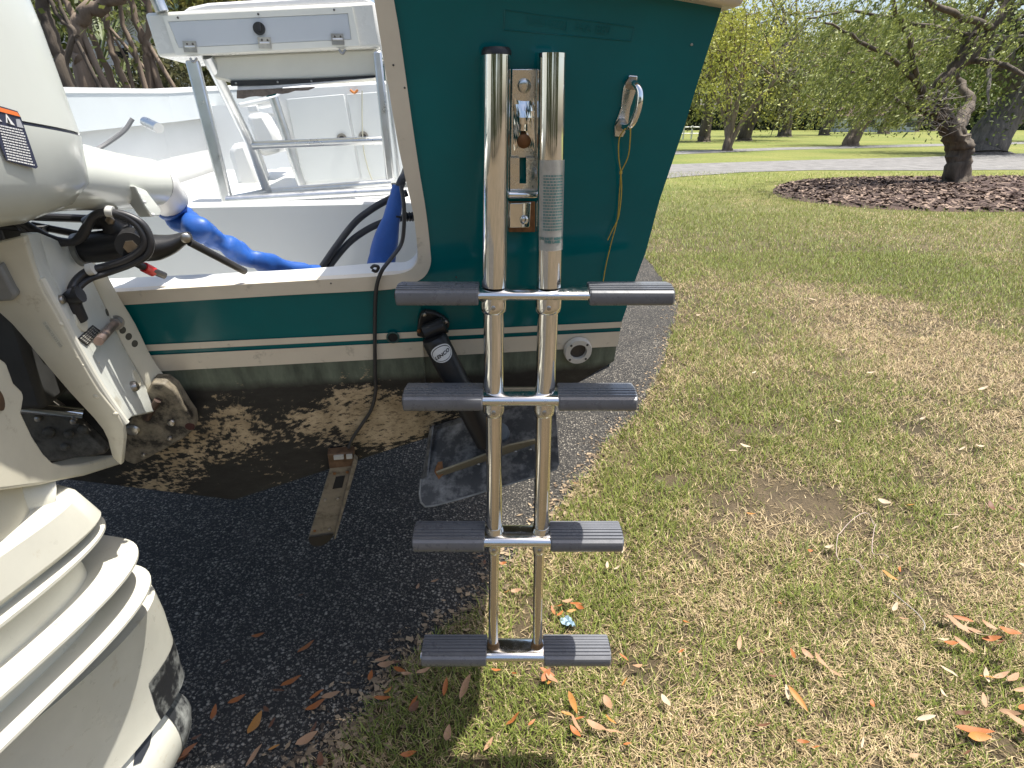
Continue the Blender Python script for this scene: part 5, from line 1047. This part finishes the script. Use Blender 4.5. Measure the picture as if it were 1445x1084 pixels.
# ------------------------------------------------------------------ left: house, trunks, palmetto, shrubs beyond the boat
HY = 13.0
house = thing('house', 'white clapboard house with dark window and green roof edge behind the boat', 'house', pY(150, 120, HY) * 1 - W * pY(150, 120, HY).z)
def hp(x, y, d=0): return pY(x, y, HY + d)
xl, xr_ = hp(20, 100).x, hp(203, 100).x; ztop_ = 4.0
m = MB(); m.box(((xl + xr_) / 2, HY + 2.5, 2.0), xr_ - xl, 5, 4.0); m.build('wall', mat('house_backing', (.55, .55, .53), .8), house)
SID = mat('clapboard_white', (.66, .66, .64), .6, var=.05, vscale=2)
for i in range(26):
    z = .3 + i * .145; m = MB(); m.prism([(xl, HY - .004, z), (xl, HY - .028, z), (xl, HY - .008, z + .146), (xl, HY - .004, z + .146)], (xr_ - xl, 0, 0)); m.build('clapboard', SID, house, None)
wx0, wx1 = hp(165, 90).x, hp(190, 90).x
m = MB(); m.box(((wx0 + wx1) / 2, HY - .04, 1.95), wx1 - wx0, .05, 1.5); wn_ = m.build('window', mat('dark_glass', (.015, .017, .02), .12), house)
for x in (wx0, wx1): m = MB(); m.box((x, HY - .05, 1.95), .07, .06, 1.6); m.build('frame', PRINT, wn_)
m = MB(); m.box((xr_ + .02, HY - .03, 2), .12, .1, 4.0); m.build('corner_board', PRINT, house)
m = MB(); m.prism([(xl - .5, HY - .55, 3.35), (xl - .5, HY - .55, 3.55), (xl - .5, HY + 2.5, 5.0), (xl - .5, HY + 5.5, 3.55), (xl - .5, HY + 5.5, 3.35)], (xr_ - xl + 1.2, 0, 0)); m.build('roof', mat('green_roof', (.05, .085, .07), .5, var=.15, vscale=2), house)
m = MB(); m.box(((xl + xr_) / 2, HY - .56, 3.40), xr_ - xl + 1.2, .04, .22); m.build('fascia', mat('fascia_brown', (.16, .09, .07), .7), house)
LT = 'trunks beyond the port side'
def trunks(name, label, paths, mt, seed, leaves=None, yy=7.0):
    rs = np.random.RandomState(seed); T = thing(name, label, 'tree', Vector((pY(paths[0][0][0][0], 118, yy).x, yy, 0)), LT)
    for pts, r0, r1 in paths:
        w3 = [pY(x, y, yy) for x, y in pts]; foot = w3[0].copy(); d = (w3[0] - w3[1]).normalized(); foot = w3[0] + d * (w3[0].z / max(.3, -d.z)) if d.z < 0 else w3[0]; foot.z = -.02
        m = MB(); c = spline([foot] + w3, 5); c = [p + Vector(rs.randn(3)) * r0 * .10 for p in c]; k = len(c); m.tube(c, [.54 * (r0 * 1.15 + (r1 - r0 * 1.15) * i / (k - 1)) for i in range(k)], 12); m.build('trunk', mt, T, 60)
    if leaves:
        P = np.concatenate([np.array(tuple(pY(x, y, yy + d))) + rs.randn(n, 3) * s for x, y, d, s, n in leaves]); add_leaves('crown', P, .075, (.05, .075, .02), (.2, .22, .06), T, rs, (0, 0, -.4))
    return T
trunks('crape_myrtle', 'thick brown tree trunk bending right above the boat port side', [([(124, 122), (113, 80), (110, 45), (122, 18), (165, -5), (215, -40)], .135, .11), ([(112, 40), (100, 15), (80, -20)], .05, .035)], BARKM, 51, [(120, -150, 0, .6, 900), (60, -60, .5, .35, 700)], 6.6)
trunks('crape_myrtle', 'dark trunk leaning beside the motor cowling', [([(100, 122), (80, 70), (62, 20), (50, -30)], .10, .09), ([(92, 90), (105, 50), (85, 25), (65, -10)], .045, .03), ([(104, 48), (90, 20), (80, -8)], .03, .02)], BARKD, 52, [(75, 20, .8, .16, 200), (88, 50, .8, .12, 140)], 6.0)
trunks('crape_myrtle', 'slender twin stems left of the house window', [([(160, 122), (140, 75), (124, 35), (118, 15)], .065, .045), ([(178, 122), (160, 75), (152, 40), (148, 5), (140, -30)], .062, .045), ([(152, 36), (138, 20), (128, 8)], .03, .02)], BARKM, 53, None, 7.4)
trunks('crape_myrtle', 'thin wavy stem in front of the house window', [([(205, 122), (186, 62), (173, 35), (170, -10)], .045, .035), ([(188, 122), (178, 85), (160, 52)], .035, .02)], BARKM, 54, None, 7.0)
trunks('crape_myrtle', 'clustered brown stems just left of the white box', [([(212, 122), (206, 70), (196, 40), (182, -10)], .075, .05), ([(225, 122), (208, 65), (212, 25), (205, -20)], .06, .045), ([(208, 60), (190, 30), (186, -10)], .04, .03)], BARKM, 55, [(205, -60, .3, .3, 300), (190, 4, .8, .12, 60)], 7.2)
# palmetto
pal = thing('palmetto', 'green palmetto with arching split fronds behind the trunks', 'palm', Vector((pY(120, 100, 9).x, 9, 0)), None)
rs = np.random.RandomState(61); PALM = mat('palm_green', (.09, .115, .03), .5, var=.3, vscale=3)
m = MB(); pc = Vector((pY(135, 95, 9).x, 9, 2.0)); m.tube([Vector((pc.x, 9, -.02)), pc], [.16, .14], 10); m.build('trunk', BARKD, pal)
for i in range(26):
    a = rs.rand() * 6.28; el = rs.uniform(-.3, 1.2); d = Vector((math.cos(a) * math.cos(el), math.sin(a) * math.cos(el), math.sin(el))); hub = pc + d * rs.uniform(.5, .9); m = MB(); side = d.cross(W).normalized()
    m.tube([pc, hub], [.018, .010], 5)
    for j in range(17):
        f = (j - 8) / 8; dd = (d * math.cos(f * 1.3) + side * math.sin(f * 1.3)).normalized(); ln = .75 * (1 - .3 * abs(f)); n_ = dd.cross(W).normalized() * .016
        t1, t2 = hub + dd * ln * .6 - W * .03, hub + dd * ln - W * .18 * (1 + rs.rand()); m.add([hub - n_ * .4, hub + n_ * .4, t1 + n_, t1 - n_, t2], [(0, 1, 2, 3), (3, 2, 4)])
    m.build('frond', PALM, pal, None)
def shrub(name, label, c, r, n, size, c0, c1, seed):
    rs = np.random.RandomState(seed); T = thing(name, label, 'shrub', (c[0], c[1], 0)); g = rs.randn(n, 3); g /= np.linalg.norm(g, axis=1)[:, None]; P = g * rs.rand(n, 1) ** .4 * np.array(r) * (.75 + .5 * vnoise(g[:, 0] * 2, g[:, 2] * 2, 1.5, seed)[:, None]) + np.array(c)
    P = P[P[:, 2] > .05]; m = MB(); m.tube([(c[0], c[1], -.02), (c[0], c[1], c[2])], [.06, .03], 6); m.build('stem', BARKD, T); add_leaves('foliage', P, size, c0, c1, T, rs)
c = pY(245, 105, 8.5); shrub('shrub', 'brownish green shrub right of the trunks, below the white box', (c.x, 8.5, 1.4), (1.0, .8, 1.2), 5000, .10, (.04, .045, .02), (.2, .19, .09), 71)
c = pY(285, 4, 12); shrub('shrub', 'tall olive shrub top seen above the white box', (c.x + .2, 12, 3.0), (.9, .9, 1.3), 4000, .14, (.06, .065, .02), (.24, .22, .06), 72)
if 0: c = pY(120, 60, 16); shrub('shrub', 'large dark shrub behind the house trunks at far left', (c.x - 3.5, 11.5, 1.6), (1.6, 1.2, 1.7), 5000, .12, (.04, .05, .02), (.15, .16, .06), 73)

# ================================================================== FALLEN LEAVES, TWIGS, LITTER
LM = [mat('leaf_orange', (.32, .105, .025), .6, var=.25, vscale=40), mat('leaf_tan', (.34, .20, .11), .65, var=.2, vscale=40), mat('leaf_brown', (.13, .055, .025), .6, var=.3, vscale=40), mat('leaf_pale', (.44, .34, .23), .7, var=.15, vscale=40), mat('leaf_amber', (.38, .17, .035), .6, var=.25, vscale=40)]
def leafmesh(k):
    n = 7; vs = []; fs = []; asp = (.30, .38, .24)[k % 3]; curl = (.16, .35, .08)[k % 3]; cup = (.10, .22, .3)[k % 3]
    for i in range(n + 1):
        f = i / n; hw = asp * .5 * math.sin(math.pi * min(1, f ** .85)) ** .8 + .004; x = f - .5; z = curl * (x * x) * 1.2 + .02 * math.sin(f * 9 + k)
        vs += [(x, -hw, z + cup * hw), (x, 0, z), (x, hw, z + cup * hw)]
    for i in range(n): fs += [(3 * i, 3 * i + 3, 3 * i + 4, 3 * i + 1), (3 * i + 1, 3 * i + 4, 3 * i + 5, 3 * i + 2)]
    me = bpy.data.meshes.new('fallen_leaf'); me.from_pydata(vs, [], fs); me.polygons.foreach_set('use_smooth', [True] * len(fs)); return me
LMESH = {}; COLN = ('orange', 'tan', 'dark brown', 'pale', 'amber')
for k in range(3):
    for j, mt in enumerate(LM): me = leafmesh(k); me.materials.append(mt); LMESH[k, j] = me
rl = random.Random(12)
def leaf(x, y, ln, ang, j, label, group, z=.012, k=None, tilt=.25):
    p = ground(x, y); o = bpy.data.objects.new('fallen_leaf', LMESH[rl.randrange(3) if k is None else k, j]); COL.objects.link(o)
    o.location = (p.x, p.y, z + rl.random() * .006); s = ln * .9; o.scale = (s, s * rl.uniform(.85, 1.1), s); o.rotation_euler = (rl.uniform(-tilt, tilt) * 1.2, rl.uniform(-tilt, tilt), ang); tag(o, label[0] + COLN[j] + label[1], 'leaf', group)
LA = (('', ' fallen leaf lying on the shaded asphalt'), 'leaves on the shaded asphalt'); 
for x, y, l, a, j in ((362, 1027, 34, 1.4, 4), (365, 903, 20, .6, 0), (433, 919, 30, .9, 0), (412, 967, 30, .5, 0), (394, 981, 18, .1, 2), (336, 994, 24, .5, 0), (304, 1013, 22, 1.7, 0), (377, 1009, 17, 2.3, 2), (385, 1026, 17, 1.4, 2), (448, 986, 23, .9, 0), (468, 988, 26, .3, 1), (447, 1003, 28, .6, 0), (434, 1049, 30, .7, 1), (444, 1033, 16, 1.3, 2), (388, 1061, 15, .4, 4), (360, 1072, 32, 1.3, 1), (262, 1070, 34, .8, 0), (252, 1078, 28, .6, 2), (426, 846, 9, .4, 2), (590, 834, 19, 1.5, 1), (453, 1078, 20, 1.9, 2), (614, 826, 15, .2, 1), (280, 1048, 14, .4, 2), (320, 940, 14, .8, 2)):
    leaf(x, y, l * 1.95 / 875, a, j, *LA, z=.014)
LE = (('', ' fallen leaf at the driveway edge left of the bottom rung'), 'leaves at the driveway edge')
for x, y, l, a, j in ((541, 942, 26, .6, 1), (546, 948, 26, .2, 1), (561, 945, 22, -.2, 2), (565, 955, 24, -.5, 0), (524, 965, 22, 1.6, 0), (574, 962, 16, .2, 1), (541, 996, 26, .1, 0), (584, 1002, 24, 1.1, 0), (598, 958, 24, .6, 1), (549, 986, 14, .8, 4), (629, 980, 30, 1.5, 0), (657, 980, 46, 1.3, 1), (632, 1046, 28, 1.5, 1), (585, 1010, 26, 1.2, 2), (684, 802, 14, 1.6, 2), (678, 794, 14, .2, 1), (690, 1060, 22, 1.0, 1), (700, 956, 16, .1, 0), (577, 1075, 22, .4, 0)):
    leaf(x, y, l * 1.85 / 875, a, j, *LE, z=.026)
LB = (('', ' fallen leaf in the grass near the bottom ladder rung'), 'leaves around the bottom rung')
for x, y, l, a, j in ((788, 866, 22, .7, 0), (800, 860, 22, .5, 1), (812, 862, 22, -.3, 0), (806, 872, 18, .4, 4), (780, 872, 18, 1.9, 0), (790, 877, 18, .9, 0), (818, 868, 18, -.8, 0), (772, 960, 24, -.4, 0), (778, 970, 26, -.9, 1), (770, 965, 22, .9, 0), (775, 975, 20, 1.3, 4), (879, 940, 16, -.7, 0), (898, 953, 20, .5, 1), (880, 975, 14, .8, 4), (808, 1003, 30, -1.2, 4), (812, 1035, 26, -1.0, 1), (811, 1046, 20, -.9, 0), (817, 1025, 14, .1, 0), (840, 1038, 28, -.5, 1), (864, 1046, 28, .0, 1), (857, 1005, 24, -1.3, 1), (860, 1030, 18, -.5, 4), (725, 1027, 24, .6, 0), (750, 1033, 14, .8, 0), (726, 963, 10, -.6, 0), (856, 808, 18, 1.4, 3), (870, 812, 14, .5, 3), (845, 690, 12, .2, 0), (811, 692, 18, .4, 4), (786, 726, 12, .1, 0), (728, 845, 18, .1, 1), (710, 806, 14, .1, 0), (716, 846, 12, .5, 4), (925, 760, 12, .5, 3), (878, 785, 18, 1.2, 3), (800, 1020, 18, -.3, 4), (884, 1062, 16, .5, 0)):
    leaf(x, y, l * 1.95 / 875, a, j, *LB, z=.03, tilt=.5)
LR = (('curled ', ' fallen leaf in the leaf drift at the lower right'), 'leaves in the drift at the lower right')
for x, y, l, a, j in ((1330, 884, 30, -.2, 1), (1345, 892, 34, -.7, 1), (1362, 900, 34, -.6, 1), (1355, 885, 28, -.4, 0), (1378, 907, 30, -.7, 3), (1395, 913, 26, -.2, 0), (1420, 904, 28, -.5, 0), (1338, 920, 22, .0, 0), (1327, 915, 20, .1, 3), (1355, 922, 32, -.8, 1), (1400, 937, 36, -.8, 3), (1386, 965, 22, 1.2, 3), (1388, 968, 20, -.3, 4), (1408, 965, 24, .2, 1), (1425, 968, 28, .5, 1), (1438, 985, 26, .0, 1), (1383, 1002, 24, 1.1, 1), (1355, 1018, 20, -.3, 2), (1420, 1018, 24, -.7, 1), (1432, 1032, 34, -.6, 1), (1370, 1044, 42, -.3, 0), (1376, 1052, 28, -.1, 4), (1335, 960, 24, -1.1, 3), (1440, 1010, 26, .4, 0), (1442, 1045, 24, .2, 2), (1408, 918, 20, .3, 2), (1390, 895, 24, -.5, 1)):
    leaf(x, y, l * 2.0 / 875, a, j, *LR, z=.032, tilt=.55)
LL = (('single ', ' dry leaf scattered on the open lawn'), 'leaves scattered on the lawn')
for x, y, l, a, j in ((1041, 920, 26, 1.2, 1), (1123, 998, 44, -1.1, 4), (1116, 935, 22, 1.5, 0), (1136, 935, 22, -.8, 1), (1155, 945, 30, -1.0, 1), (1176, 962, 24, -1.0, 1), (1227, 1005, 18, 1.2, 0), (1302, 1026, 34, .1, 3), (1252, 824, 26, -.8, 4), (1266, 815, 18, 1.0, 0), (1098, 862, 16, 1.6, 0), (967, 889, 16, -1.0, 0), (1272, 885, 16, -.5, 1), (1072, 932, 16, 1.4, 2), (1088, 966, 18, .2, 2), (1213, 1060, 20, 1.0, 3), (1108, 988, 26, 1.4, 3), (1076, 1036, 24, -.1, 2), (938, 1003, 26, -1.2, 3), (1326, 992, 20, 1.5, 3), (1058, 735, 16, -.7, 4), (1280, 723, 20, .0, 4), (1140, 788, 14, .4, 0), (1168, 782, 16, .0, 3), (1245, 718, 20, -.6, 3), (1340, 736, 24, -.7, 3), (1424, 727, 18, -.9, 2), (1385, 555, 18, .1, 3), (1380, 638, 18, .1, 3), (1355, 642, 14, .3, 3), (1050, 638, 18, -.3, 3), (1033, 645, 18, -1.0, 3), (1130, 598, 12, .1, 3), (1063, 532, 12, .6, 3), (1228, 533, 14, -.4, 3), (1145, 428, 16, 0, 3), (1190, 500, 14, -.2, 3), (985, 450, 8, 0, 3), (1040, 520, 12, -.3, 3), (955, 572, 12, .8, 3), (988, 565, 10, -.6, 3), (1180, 602, 14, .1, 3), (1300, 598, 12, .2, 3), (1432, 678, 14, 0, 3), (1168, 568, 14, -.5, 2), (1395, 725, 26, 1.2, 2), (1260, 868, 22, .8, 3), (1443, 808, 22, -.3, 3), (1345, 755, 14, .2, 3), (1360, 1075, 20, .4, 2), (1000, 1075, 18, .8, 1), (1130, 1060, 20, -.4, 0), (1148, 1066, 14, 0, 0), (971, 1046, 12, 1, 2), (1285, 1078, 22, .3, 1), (960, 930, 12, .3, 0)):
    d = ground(x, y).y; leaf(x, y, l * (d * cT + H * sT) * .96 / 875, a, j, *LL, z=.03, tilt=.45)
vine = thing('dry_vine', 'pale dry vine looping over the grass at right', 'vine', ground(1190, 780))
m = MB(); m.tube([p + W * (.045 + .02 * math.sin(i * .5)) for i, p in enumerate(spline([ground(*p) for p in ((1215, 818), (1190, 805), (1177, 790), (1179, 770), (1190, 754), (1220, 742), (1232, 750), (1228, 768), (1230, 790), (1248, 808))], 6))], .0015, 6); m.build('stem', mat('vine_pale', (.42, .33, .28), .8, var=.3, vscale=30), vine)
tw2 = thing('twig', 'thin grey twig lying in the grass right of the dry vine', 'twig', ground(1270, 860))
m = MB(); m.tube([p + W * .03 for p in spline([ground(*p) for p in ((1255, 845), (1275, 862), (1290, 875), (1301, 890), (1300, 900))], 5)], .0018, 6); m.build('stem', MATS['dead_wood'], tw2)
lit = thing('litter_scrap', 'pale blue scrap of litter among leaves behind the bottom rung', 'litter', ground(801, 887))
m = MB(); g_ = ground(801, 887); rq = random.Random(4); nn_ = 9
gv = [[g_ + Vector(((i - 4) * .0055 + rq.uniform(-.003, .003), (j - 3) * .006 + rq.uniform(-.003, .003), .028 + rq.uniform(0, .014) - .003 * abs(i - 4))) for i in range(9)] for j in range(7)]
m.rings([gv[j][max(0, 3 - j):9 - max(0, j - 3)] + [gv[j][8 - max(0, j - 3)]] * (max(0, 3 - j) + max(0, j - 3)) for j in range(7)], cap=False, close=False); m.build('sheet', mat('litter_blue', (.33, .45, .52), .5, var=.3, vscale=60), lit, None)
